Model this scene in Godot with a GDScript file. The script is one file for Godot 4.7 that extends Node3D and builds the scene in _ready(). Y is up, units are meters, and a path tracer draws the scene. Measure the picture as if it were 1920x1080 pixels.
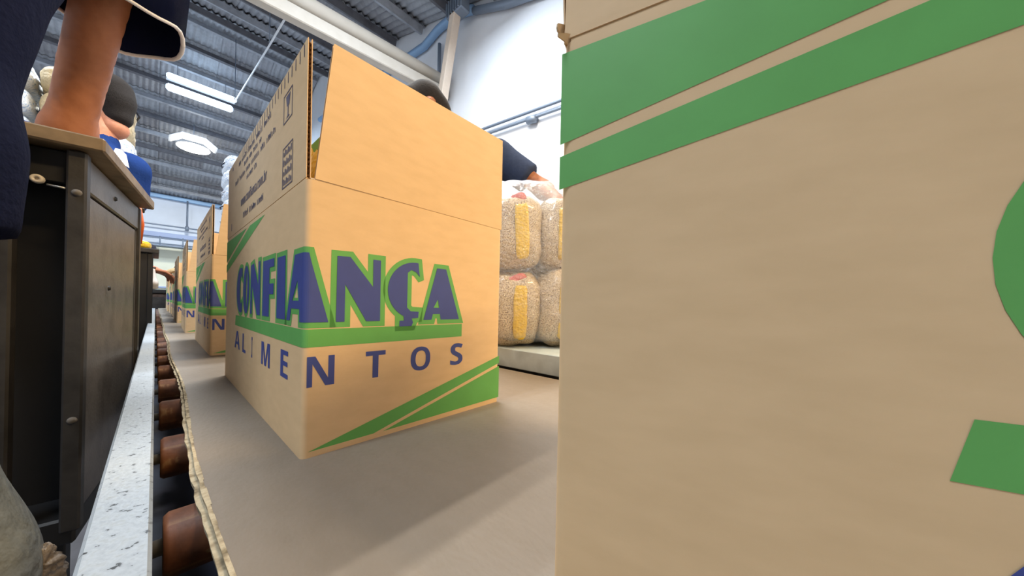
extends Node3D
# A packing line in a warehouse. x runs across the belt to the right wall, z runs against the belt, y is up.

const H := 0.28            # carton body height
const L := 0.52            # carton length along the belt
const W := 0.28            # carton width across the belt
const BELT := 0.62         # top of the belt
var used := {}
var M := {}
var T := {}
var rng := RandomNumberGenerator.new()


func V(r: float, y: float, f: float) -> Vector3:
	return Vector3(r, y, -f)


# ---------------------------------------------------------------- naming
func numbered(called: String) -> String:
	var n: int = used.get(called, 0)
	used[called] = n + 1
	return called if n == 0 else "%s_%03d" % [called, n]


func thing(called: String, label: String, category: String, at := Vector3.ZERO, turn := 0.0, group := "") -> Node3D:
	var o := Node3D.new()
	o.name = numbered(called)
	add_child(o)
	o.position = at
	o.rotation.y = turn
	tag(o, label, category, group)
	return o


func tag(o: Node, label: String, category := "", group := "", kind := "") -> Node:
	if label:
		o.set_meta("label", label)
	if category:
		o.set_meta("category", category)
	if group:
		o.set_meta("group", group)
	if kind:
		o.set_meta("kind", kind)
	return o


func obj(called: String, st: SurfaceTool, mat: Material, parent: Node = null, at := Transform3D()) -> MeshInstance3D:
	st.generate_normals()
	return put(called, st.commit(), mat, parent, at)


func put(called: String, mesh: Mesh, mat: Material, parent: Node = null, at := Transform3D()) -> MeshInstance3D:
	var o := MeshInstance3D.new()
	o.mesh = mesh
	o.material_override = mat
	o.transform = at
	if parent == null:
		o.name = numbered(called)
		add_child(o)
	else:
		var n := 0
		var nm := called
		while parent.has_node(NodePath(nm)):
			n += 1
			nm = "%s_%03d" % [called, n]
		o.name = nm
		parent.add_child(o, true)
	return o


func struct(o: Node, label := "", category := "") -> Node:
	return tag(o, label, category, "", "structure")


# ---------------------------------------------------------------- shapes
func S(smooth := false) -> SurfaceTool:
	var st := SurfaceTool.new()
	st.begin(Mesh.PRIMITIVE_TRIANGLES)
	st.set_smooth_group(0 if smooth else -1)
	return st


func tri(st: SurfaceTool, a: Vector3, b: Vector3, c: Vector3, inner: Vector3) -> void:
	var n := (a - c).cross(a - b)
	st.add_vertex(a)
	if n.dot((a + b + c) / 3.0 - inner) < 0.0:
		st.add_vertex(c)
		st.add_vertex(b)
	else:
		st.add_vertex(b)
		st.add_vertex(c)


func quad(st: SurfaceTool, a: Vector3, b: Vector3, c: Vector3, d: Vector3, inner: Vector3) -> void:
	tri(st, a, b, c, inner)
	tri(st, a, c, d, inner)


func box(st: SurfaceTool, centre: Vector3, size: Vector3, bev := 0.0, basis := Basis()) -> void:
	var h := size / 2.0
	bev = minf(bev, 0.45 * minf(size.x, minf(size.y, size.z)))
	var p := func(sx: int, sy: int, sz: int, axis: int) -> Vector3:
		var v := Vector3(sx * (h.x - (0.0 if axis == 0 else bev)), sy * (h.y - (0.0 if axis == 1 else bev)), sz * (h.z - (0.0 if axis == 2 else bev)))
		return centre + basis * v
	for s: int in [-1, 1]:
		quad(st, p.call(s, -1, -1, 0), p.call(s, 1, -1, 0), p.call(s, 1, 1, 0), p.call(s, -1, 1, 0), centre)
		quad(st, p.call(-1, s, -1, 1), p.call(1, s, -1, 1), p.call(1, s, 1, 1), p.call(-1, s, 1, 1), centre)
		quad(st, p.call(-1, -1, s, 2), p.call(1, -1, s, 2), p.call(1, 1, s, 2), p.call(-1, 1, s, 2), centre)
	if bev <= 0.0:
		return
	for a: int in [-1, 1]:
		for b: int in [-1, 1]:
			quad(st, p.call(a, b, -1, 0), p.call(a, b, 1, 0), p.call(a, b, 1, 1), p.call(a, b, -1, 1), centre)
			quad(st, p.call(a, -1, b, 0), p.call(a, 1, b, 0), p.call(a, 1, b, 2), p.call(a, -1, b, 2), centre)
			quad(st, p.call(-1, a, b, 1), p.call(1, a, b, 1), p.call(1, a, b, 2), p.call(-1, a, b, 2), centre)
			for c: int in [-1, 1]:
				tri(st, p.call(a, b, c, 0), p.call(a, b, c, 1), p.call(a, b, c, 2), centre)


func tube(st: SurfaceTool, pts: Array, radii, sides := 12, caps := true) -> void:
	var rings := []
	var side := Vector3.ZERO
	for i in pts.size():
		var dir: Vector3 = (pts[mini(i + 1, pts.size() - 1)] - pts[maxi(i - 1, 0)]).normalized()
		if side == Vector3.ZERO:
			side = dir.cross(Vector3.UP if absf(dir.y) < 0.9 else Vector3.RIGHT).normalized()
		side = (side - dir * side.dot(dir)).normalized()
		var up := dir.cross(side)
		var r: float = radii[i] if radii is Array else radii
		var ring := []
		for k in sides:
			var t := TAU * k / sides
			ring.append(pts[i] + (side * cos(t) + up * sin(t)) * r)
		rings.append(ring)
	for i in pts.size() - 1:
		var mid: Vector3 = (pts[i] + pts[i + 1]) / 2.0
		for k in sides:
			var k2 := (k + 1) % sides
			quad(st, rings[i][k], rings[i][k2], rings[i + 1][k2], rings[i + 1][k], mid)
	if caps:
		var first: Vector3 = pts[1]
		var last: Vector3 = pts[-2]
		for k in sides:
			var k2 := (k + 1) % sides
			tri(st, pts[0], rings[0][k], rings[0][k2], first)
			tri(st, pts[-1], rings[-1][k], rings[-1][k2], last)


func prism(st: SurfaceTool, poly: PackedVector2Array, depth: float, xf := Transform3D()) -> void:
	var idx := Geometry2D.triangulate_polygon(poly)
	var mid := Vector2.ZERO
	for q in poly:
		mid += q / poly.size()
	for i in range(0, idx.size(), 3):
		for z: float in [0.0, depth]:
			var p := []
			for k in 3:
				p.append(xf * Vector3(poly[idx[i + k]].x, poly[idx[i + k]].y, z))
			tri(st, p[0], p[1], p[2], (p[0] + p[1] + p[2]) / 3.0 + xf.basis.z * (1.0 if z == 0.0 else -1.0))
	var ccw := not Geometry2D.is_polygon_clockwise(poly)
	for i in poly.size():
		var a := poly[i]
		var b := poly[(i + 1) % poly.size()]
		var n := Vector2(b.y - a.y, a.x - b.x) * (1.0 if ccw else -1.0)
		var m := (a + b) / 2.0 - n.normalized() * 0.01
		quad(st, xf * Vector3(a.x, a.y, 0), xf * Vector3(b.x, b.y, 0), xf * Vector3(b.x, b.y, depth), xf * Vector3(a.x, a.y, depth), xf * Vector3(m.x, m.y, depth / 2))


func lathe(st: SurfaceTool, profile: Array, sides := 16, xf := Transform3D()) -> void:
	for i in profile.size() - 1:
		var a: Vector2 = profile[i]
		var b: Vector2 = profile[i + 1]
		var n := Vector2(b.y - a.y, a.x - b.x).normalized() * 0.002
		for k in sides:
			var t0 := TAU * k / sides
			var t1 := TAU * (k + 1) / sides
			var tm := (t0 + t1) / 2
			var pm := (a + b) / 2 - n
			var inner := xf * Vector3(cos(tm) * pm.x, pm.y, sin(tm) * pm.x)
			var p0 := xf * Vector3(cos(t0) * a.x, a.y, sin(t0) * a.x)
			var p1 := xf * Vector3(cos(t1) * a.x, a.y, sin(t1) * a.x)
			var p2 := xf * Vector3(cos(t1) * b.x, b.y, sin(t1) * b.x)
			var p3 := xf * Vector3(cos(t0) * b.x, b.y, sin(t0) * b.x)
			if a.x > 0.0:
				tri(st, p0, p1, p2, inner)
			if b.x > 0.0:
				tri(st, p0, p2, p3, inner)


# A pillow: a box with superelliptic sides, its surface pushed about by noise. size is the full size, centre at its middle.
func pillow(size: Vector3, power: float, bump: float, freq: float, seed_: int, steps := 14) -> ArrayMesh:
	var st := S(true)
	var nz := FastNoiseLite.new()
	nz.seed = seed_
	nz.frequency = freq
	var at := func(d: Vector3) -> Vector3:
		var e := Vector3(absf(d.x), absf(d.y), absf(d.z))
		var l := pow(pow(e.x, power) + pow(e.y, power) + pow(e.z, power), -1.0 / power)
		var q := d * l
		var v := q * size / 2.0
		return v * (1.0 + bump * nz.get_noise_3d(v.x, v.y, v.z))
	for face in 6:
		var n := [Vector3.RIGHT, Vector3.LEFT, Vector3.UP, Vector3.DOWN, Vector3.BACK, Vector3.FORWARD][face] as Vector3
		var a := Vector3(n.y, n.z, n.x)
		var b := n.cross(a)
		for i in steps:
			for j in steps:
				var p := []
				for o: Vector2 in [Vector2(0, 0), Vector2(1, 0), Vector2(1, 1), Vector2(0, 1)]:
					var s := tan((float(i + o.x) / steps * 2.0 - 1.0) * PI / 4)
					var t := tan((float(j + o.y) / steps * 2.0 - 1.0) * PI / 4)
					p.append(at.call(n + a * s + b * t))
				quad(st, p[0], p[1], p[2], p[3], Vector3.ZERO)
	st.generate_normals()
	return st.commit()


# Smooth union of tapered capsules, meshed as surface nets. A bone is [a, b, ra, rb] or [a, b, ra, rb, true] with a flat end at b.
func nets(st: SurfaceTool, bones: Array, cell: float, k: float) -> void:
	var lo := Vector3.INF
	var hi := -Vector3.INF
	for q in bones:
		var r: float = maxf(q[2], q[3]) + 2.5 * cell + k * 0.3
		lo = lo.min(q[0] - Vector3.ONE * r).min(q[1] - Vector3.ONE * r)
		hi = hi.max(q[0] + Vector3.ONE * r).max(q[1] + Vector3.ONE * r)
	var nx := int((hi.x - lo.x) / cell) + 2
	var ny := int((hi.y - lo.y) / cell) + 2
	var nz := int((hi.z - lo.z) / cell) + 2
	var field := PackedFloat32Array()
	field.resize(nx * ny * nz)
	field.fill(1.0)
	for q in bones:
		var a: Vector3 = q[0]
		var b: Vector3 = q[1]
		var ra: float = q[2]
		var rb: float = q[3]
		var flat: bool = q.size() > 4
		var ab := b - a
		var len2 := maxf(ab.length_squared(), 1e-9)
		var ln := sqrt(len2)
		var pad := Vector3.ONE * (maxf(ra, rb) + k + 2.0 * cell)
		var i0 := Vector3i(((a.min(b) - pad - lo) / cell).max(Vector3.ZERO))
		var i1 := Vector3i(((a.max(b) + pad - lo) / cell)).min(Vector3i(nx - 1, ny - 1, nz - 1))
		for z in range(i0.z, i1.z + 1):
			for y in range(i0.y, i1.y + 1):
				var at := (z * ny + y) * nx
				for x in range(i0.x, i1.x + 1):
					var p := lo + Vector3(x, y, z) * cell
					var raw := (p - a).dot(ab) / len2
					var t := clampf(raw, 0.0, 1.0)
					var d := (p - a - ab * t).length() - (ra + (rb - ra) * t)
					if flat and raw > 0.9:
						d = maxf(d, (raw - 1.0) * ln)
					var f := field[at + x]
					var h := maxf(k - absf(f - d), 0.0)
					field[at + x] = minf(f, d) - h * h * 0.25 / k
	var index := {}
	var pts := PackedVector3Array()
	var step := [0, 1, nx, nx + 1, nx * ny, nx * ny + 1, nx * ny + nx, nx * ny + nx + 1]
	for z in nz - 1:
		for y in ny - 1:
			var row := (z * ny + y) * nx
			for x in nx - 1:
				var c := row + x
				var f0 := field[c]
				if f0 > 3.0 * cell or f0 < -3.0 * cell:
					continue
				var inside := 0
				for s: int in step:
					if field[c + s] < 0.0:
						inside += 1
				if inside == 0 or inside == 8:
					continue
				var sum := Vector3.ZERO
				var n := 0
				for e in 8:
					for bit: int in [1, 2, 4]:
						if e & bit:
							continue
						var fa := field[c + step[e]]
						var fb := field[c + step[e | bit]]
						if (fa < 0.0) != (fb < 0.0):
							var t := fa / (fa - fb)
							sum += Vector3(e & 1, (e >> 1) & 1, (e >> 2) & 1).lerp(Vector3((e | bit) & 1, ((e | bit) >> 1) & 1, ((e | bit) >> 2) & 1), t)
							n += 1
				index[c] = pts.size()
				pts.append(lo + (Vector3(x, y, z) + sum / n) * cell)
	var axes := [1, nx, nx * ny]
	for c: int in index:
		for ax in 3:
			var a1: int = axes[(ax + 1) % 3]
			var a2: int = axes[(ax + 2) % 3]
			var fa := field[c]
			var fb := field[c + axes[ax]]
			if (fa < 0.0) == (fb < 0.0):
				continue
			if not (index.has(c - a1) and index.has(c - a2) and index.has(c - a1 - a2)):
				continue
			var ring := [pts[index[c]], pts[index[c - a1]], pts[index[c - a1 - a2]], pts[index[c - a2]]]
			if fa < 0.0:
				ring.reverse()
			for w: int in [0, 1, 2, 0, 2, 3]:
				st.add_vertex(ring[w])


# ---------------------------------------------------------------- materials
func noise(kind: int, freq: float, ramp: Array, seed_ := 1, size := 512, octaves := 4, normal := 0.0) -> NoiseTexture2D:
	var n := FastNoiseLite.new()
	n.noise_type = kind as FastNoiseLite.NoiseType
	n.frequency = freq
	n.seed = seed_
	n.fractal_octaves = octaves
	if kind == FastNoiseLite.TYPE_CELLULAR:
		n.cellular_return_type = FastNoiseLite.RETURN_DISTANCE
		n.fractal_type = FastNoiseLite.FRACTAL_NONE
	var t := NoiseTexture2D.new()
	t.width = size
	t.height = size
	t.seamless = true
	t.noise = n
	if normal > 0.0:
		t.as_normal_map = true
		t.bump_strength = normal
	elif ramp:
		var g := Gradient.new()
		var offs := PackedFloat32Array()
		var cols := PackedColorArray()
		for e in ramp:
			offs.append(e[0])
			cols.append(e[1])
		g.offsets = offs
		g.colors = cols
		t.color_ramp = g
	return t


func mat(col: Color, rough := 0.7, metal := 0.0) -> StandardMaterial3D:
	var m := StandardMaterial3D.new()
	m.albedo_color = col
	m.roughness = rough
	m.metallic = metal
	return m


func tex(m: StandardMaterial3D, albedo: Texture2D, scale: float, normal: Texture2D = null, nscale := 1.0, stretch := Vector3.ONE) -> StandardMaterial3D:
	m.albedo_texture = albedo
	m.uv1_triplanar = true
	m.uv1_scale = stretch * scale
	if normal:
		m.normal_enabled = true
		m.normal_texture = normal
		m.normal_scale = nscale
	return m


func c8(r: int, g: int, b: int) -> Color:
	return Color8(r, g, b)


func materials() -> void:
	var SX := FastNoiseLite.TYPE_SIMPLEX_SMOOTH
	var CE := FastNoiseLite.TYPE_CELLULAR
	T.fibre = noise(SX, 0.02, [[0.0, Color(0.96, 0.955, 0.945)], [1.0, Color(1, 1, 1)]], 3, 512, 5)
	T.fine_n = noise(SX, 0.08, [], 5, 512, 4, 2.0)
	T.blotch = noise(SX, 0.008, [[0.0, Color(0.8, 0.8, 0.8)], [0.55, Color(1, 1, 1)], [1.0, Color(0.9, 0.9, 0.9)]], 9, 512, 5)
	T.chips = noise(SX, 0.018, [[0.0, Color(0.3, 0.3, 0.3)], [0.2, Color(0.36, 0.36, 0.35)], [0.218, Color(0.93, 0.93, 0.93)], [0.6, Color(1, 1, 1)], [0.86, Color(0.95, 0.94, 0.92)], [1.0, Color(0.85, 0.84, 0.8)]], 12, 1024, 6)
	T.grime = noise(SX, 0.012, [[0.0, Color(0.45, 0.42, 0.38)], [0.35, Color(0.8, 0.78, 0.75)], [0.6, Color(1, 1, 1)], [1.0, Color(0.85, 0.85, 0.85)]], 21, 512, 6)
	T.beans = noise(CE, 0.05, [[0.0, c8(222, 208, 180)], [0.4, c8(190, 170, 138)], [0.7, c8(120, 98, 74)], [1.0, c8(60, 46, 34)]], 4, 512)
	T.beans_n = noise(CE, 0.05, [], 4, 512, 1, 9.0)
	T.wrinkle_n = noise(SX, 0.018, [], 31, 512, 5, 14.0)
	T.sack = noise(SX, 0.018, [[0.0, c8(58, 108, 176)], [0.24, c8(96, 150, 205)], [0.3, c8(240, 243, 248)], [0.74, c8(250, 251, 252)], [0.8, c8(214, 220, 228)], [1.0, c8(120, 130, 150)]], 44, 512, 3)
	T.cloth_n = noise(SX, 0.02, [], 17, 512, 4, 6.0)
	T.wood = noise(SX, 0.01, [[0.0, c8(96, 82, 64)], [0.5, c8(128, 112, 88)], [1.0, c8(150, 134, 108)]], 51, 512, 5)
	T.rust = noise(SX, 0.014, [[0.0, c8(70, 44, 30)], [0.45, c8(112, 72, 48)], [0.75, c8(140, 98, 68)], [0.85, c8(196, 170, 130)], [1.0, c8(214, 190, 150)]], 61, 512, 5)
	T.skin = noise(SX, 0.03, [[0.0, Color(0.88, 0.85, 0.82)], [1.0, Color(1, 1, 1)]], 71, 256, 4)
	M.kraft = tex(mat(c8(219, 187, 144), 0.72), T.fibre, 2.0, T.fine_n, 0.05, Vector3(1, 3, 1))
	M.kraft_edge = tex(mat(c8(176, 132, 84), 0.85), T.fibre, 8.0)
	M.kraft_core = tex(mat(c8(166, 128, 88), 0.9), T.fibre, 8.0)
	M.green = tex(mat(c8(96, 168, 86), 0.6), T.fibre, 3.0)
	M.blue = tex(mat(c8(58, 72, 142), 0.6), T.fibre, 3.0)
	M.ink = mat(c8(92, 86, 104), 0.7)
	M.belt = tex(mat(c8(126, 115, 102), 0.55), T.fibre, 2.0, T.fine_n, 0.2, Vector3(2, 1, 1))
	M.belt_edge = tex(mat(c8(188, 174, 146), 0.9), T.grime, 9.0, T.cloth_n, 1.0)
	M.rail = tex(mat(c8(156, 165, 174), 0.4), T.chips, 5.0, T.fine_n, 0.15)
	M.rail_dark = tex(mat(c8(120, 116, 112), 0.6), T.grime, 3.0)
	M.roller = tex(mat(c8(230, 210, 190), 0.6), T.rust, 5.0, T.fine_n, 0.3)
	M.shaft = mat(c8(170, 168, 164), 0.4, 0.8)
	M.bed = tex(mat(c8(62, 66, 84), 0.6), T.blotch, 2.0)
	M.bench = tex(mat(c8(190, 204, 208), 0.4), T.blotch, 1.5)
	M.steel_dark = tex(mat(c8(60, 58, 57), 0.45, 0.2), T.blotch, 3.5, T.fine_n, 0.1)
	M.panel = tex(mat(c8(116, 110, 105), 0.4, 0.3), T.blotch, 2.4, T.fine_n, 0.15)
	M.black = mat(c8(22, 22, 24), 0.5)
	M.desk_top = tex(mat(c8(246, 236, 224), 0.5), T.wood, 3.0)
	M.navy = tex(mat(c8(20, 25, 50), 0.9), T.fibre, 6.0, T.cloth_n, 0.5)
	M.navy_blue = tex(mat(c8(36, 62, 122), 0.9), T.fibre, 6.0, T.cloth_n, 0.5)
	M.slate = tex(mat(c8(58, 68, 92), 0.9), T.fibre, 6.0, T.cloth_n, 0.5)
	for m in [M.navy, M.navy_blue, M.slate]:
		m.metallic_specular = 0.15
	M.trouser = tex(mat(c8(40, 42, 50), 0.9), T.fibre, 6.0, T.cloth_n, 0.5)
	M.trim_cloth = tex(mat(c8(226, 226, 230), 0.9), T.fibre, 20.0, T.cloth_n, 0.5)
	M.shoe = mat(c8(28, 26, 26), 0.5)
	M.skin_brown = tex(mat(c8(172, 112, 78), 0.55), T.skin, 6.0, T.fine_n, 0.12)
	M.skin_light = tex(mat(c8(206, 140, 108), 0.55), T.skin, 6.0, T.fine_n, 0.12)
	M.hair = tex(mat(c8(34, 29, 28), 0.95), T.grime, 14.0, T.cloth_n, 1.0, Vector3(3, 0.6, 3))
	M.eye = mat(c8(236, 232, 226), 0.2)
	M.sack = tex(mat(Color(1, 1, 1), 0.3), T.sack, 3.0, T.wrinkle_n, 0.5)
	M.tan_sack = tex(mat(c8(228, 204, 158), 0.55), T.blotch, 4.0, T.wrinkle_n, 0.9)
	M.strap = mat(c8(34, 36, 52), 0.6)
	M.beans = tex(mat(Color(1, 1, 1), 0.42), T.beans, 12.0, T.beans_n, 1.0)
	M.beans.clearcoat_enabled = true
	M.beans.clearcoat = 0.8
	M.beans.clearcoat_roughness = 0.15
	M.yellow = tex(mat(c8(226, 186, 34), 0.35), T.fibre, 6.0, T.beans_n, 0.7)
	M.pink = tex(mat(c8(196, 92, 92), 0.35), T.fibre, 6.0, T.wrinkle_n, 0.7)
	M.film = mat(Color(0.96, 0.97, 1.0, 0.14), 0.14)
	M.film.transparency = BaseMaterial3D.TRANSPARENCY_ALPHA
	M.film.normal_enabled = true
	M.film.normal_texture = T.wrinkle_n
	M.film.normal_scale = 2.0
	M.film.uv1_triplanar = true
	M.film.uv1_scale = Vector3(7, 7, 7)
	M.bag = tex(mat(c8(130, 134, 133), 0.4), T.blotch, 3.0, T.wrinkle_n, 0.35)
	M.bag_tie = tex(mat(c8(158, 146, 134), 0.5), T.grime, 9.0, T.wrinkle_n, 0.8)
	M.sheet = tex(mat(c8(176, 178, 184), 0.55, 0.1), T.blotch, 0.7)
	M.sheet2 = tex(mat(c8(164, 164, 168), 0.6, 0.1), T.blotch, 0.9)
	M.sheet3 = tex(mat(c8(186, 190, 196), 0.55, 0.1), T.blotch, 0.8)
	M.purlin = tex(mat(c8(176, 180, 188), 0.5, 0.1), T.blotch, 1.0)
	M.purlin_dark = tex(mat(c8(110, 110, 116), 0.6, 0.1), T.blotch, 1.0)
	M.beam = tex(mat(c8(204, 196, 184), 0.55), T.fibre, 0.6)
	M.post = tex(mat(c8(232, 214, 196), 0.6), T.fibre, 1.5)
	M.conduit = mat(c8(128, 140, 156), 0.45, 0.3)
	M.conduit_blue = mat(c8(138, 172, 208), 0.45, 0.2)
	M.wall = tex(mat(c8(236, 238, 242), 0.85), T.blotch, 0.25)
	M.wall.albedo_texture = noise(FastNoiseLite.TYPE_SIMPLEX_SMOOTH, 0.01, [[0.0, Color(0.96, 0.96, 0.96)], [1.0, Color(1, 1, 1)]], 91, 512, 4)
	M.wall_blue = tex(mat(c8(226, 234, 246), 0.8), M.wall.albedo_texture, 0.3)
	M.wall_cream = tex(mat(c8(236, 236, 214), 0.8), M.wall.albedo_texture, 0.3)
	M.ledge = mat(c8(168, 182, 214), 0.7)
	M.floor = tex(mat(c8(120, 120, 126), 0.6), T.blotch, 0.6, T.fine_n, 0.2)
	M.fixture = mat(c8(236, 238, 240), 0.4)
	M.orange = mat(c8(226, 104, 40), 0.5)
	M.brown_dark = tex(mat(c8(86, 70, 62), 0.8), T.grime, 2.0)
	M.pallet = tex(mat(c8(220, 200, 170), 0.8), T.wood, 2.0)


func glow(col: Color, e: float) -> StandardMaterial3D:
	var m := mat(col, 0.5)
	m.emission_enabled = true
	m.emission = col
	m.emission_energy_multiplier = e
	return m


# ---------------------------------------------------------------- cartons
const R0 := 0.006
var print_front := {}


func fold_at(u: float, v: float, off: float) -> Vector3:
	# u, v in carton heights, u from the far end of the long side round the near corner to the front
	var x := u * H
	var y := v * H
	var hw := W / 2 
	var hl := L / 2
	if x <= L - R0:
		return Vector3(-hw - off, y, -hl + x)
	if x < L + R0:
		var t := (x - (L - R0)) / (2 * R0) * PI / 2
		return Vector3(-hw + R0 - cos(t) * (R0 + off), y, hl - R0 + sin(t) * (R0 + off))
	return Vector3(-hw + x - L, y, hl + off)


func add_print(st: SurfaceTool, polys: Array, off: float) -> void:
	var cuts := [-0.5, (L - R0) / H]
	for i in 6:
		cuts.append((L - R0 + 2 * R0 * (i + 1) / 6.0) / H)
	cuts.append((L + W) / H)
	for poly: PackedVector2Array in polys:
		for i in cuts.size() - 1:
			var strip := PackedVector2Array([Vector2(cuts[i], -1), Vector2(cuts[i + 1], -1), Vector2(cuts[i + 1], 3), Vector2(cuts[i], 3)])
			for piece in Geometry2D.intersect_polygons(poly, strip):
				var idx := Geometry2D.triangulate_polygon(piece)
				for k in range(0, idx.size(), 3):
					var p := []
					for j in 3:
						var q: Vector2 = piece[idx[k + j]]
						p.append(fold_at(q.x, q.y, off))
					var inner := Vector3(0, p[0].y, 0)
					tri(st, p[0], p[1], p[2], inner)


func P2(a: Array) -> PackedVector2Array:
	var p := PackedVector2Array()
	for i in range(0, a.size(), 2):
		p.append(Vector2(a[i], a[i + 1]))
	return p


func holed(outer: PackedVector2Array, holes: Array) -> Array:
	# cut along the middle of each hole, so that no piece keeps a hole
	var pieces := [outer]
	for h: PackedVector2Array in holes:
		var mid := Vector2.ZERO
		for q in h:
			mid += q / h.size()
		var next := []
		for p: PackedVector2Array in pieces:
			for half in [P2([-9, -9, mid.x, -9, mid.x, 9, -9, 9]), P2([mid.x, -9, 9, -9, 9, 9, mid.x, 9])]:
				for piece in Geometry2D.intersect_polygons(p, half):
					for cut in Geometry2D.clip_polygons(piece, h):
						next.append(cut)
		pieces = next
	return pieces


func oval(cx: float, cy: float, rx: float, ry: float, n := 28) -> PackedVector2Array:
	var p := PackedVector2Array()
	for i in n:
		p.append(Vector2(cx + rx * cos(TAU * i / n), cy + ry * sin(TAU * i / n)))
	return p


func text_tris(what: String, u0: float, u1: float, v0: float, v1: float, bold := false) -> PackedVector2Array:
	var f := SystemFont.new()
	f.font_names = PackedStringArray(["Droid Sans"])
	if bold:
		f.font_weight = 700
	var tm := TextMesh.new()
	tm.text = what
	tm.font = f
	tm.font_size = 64
	tm.depth = 0.0
	tm.curve_step = 1.0
	var arr := tm.surface_get_arrays(0)
	var vs: PackedVector3Array = arr[Mesh.ARRAY_VERTEX]
	var idx = arr[Mesh.ARRAY_INDEX]
	var lo := Vector2.INF
	var hi := -Vector2.INF
	for v in vs:
		lo = lo.min(Vector2(v.x, v.y))
		hi = hi.max(Vector2(v.x, v.y))
	var out := PackedVector2Array()
	for i: int in (idx if idx != null and idx.size() else range(vs.size())):
		var q := (Vector2(vs[i].x, vs[i].y) - lo) / (hi - lo)
		out.append(Vector2(lerpf(u0, u1, q.x), lerpf(v0, v1, q.y)))
	return out


func add_text(st: SurfaceTool, tris: PackedVector2Array, off: float) -> void:
	for i in range(0, tris.size(), 3):
		var a := fold_at(tris[i].x, tris[i].y, off)
		var b := fold_at(tris[i + 1].x, tris[i + 1].y, off)
		var c := fold_at(tris[i + 2].x, tris[i + 2].y, off)
		if (a - c).cross(a - b).length() > 1e-12:
			tri(st, a, b, c, Vector3(0, a.y, 0))


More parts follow.
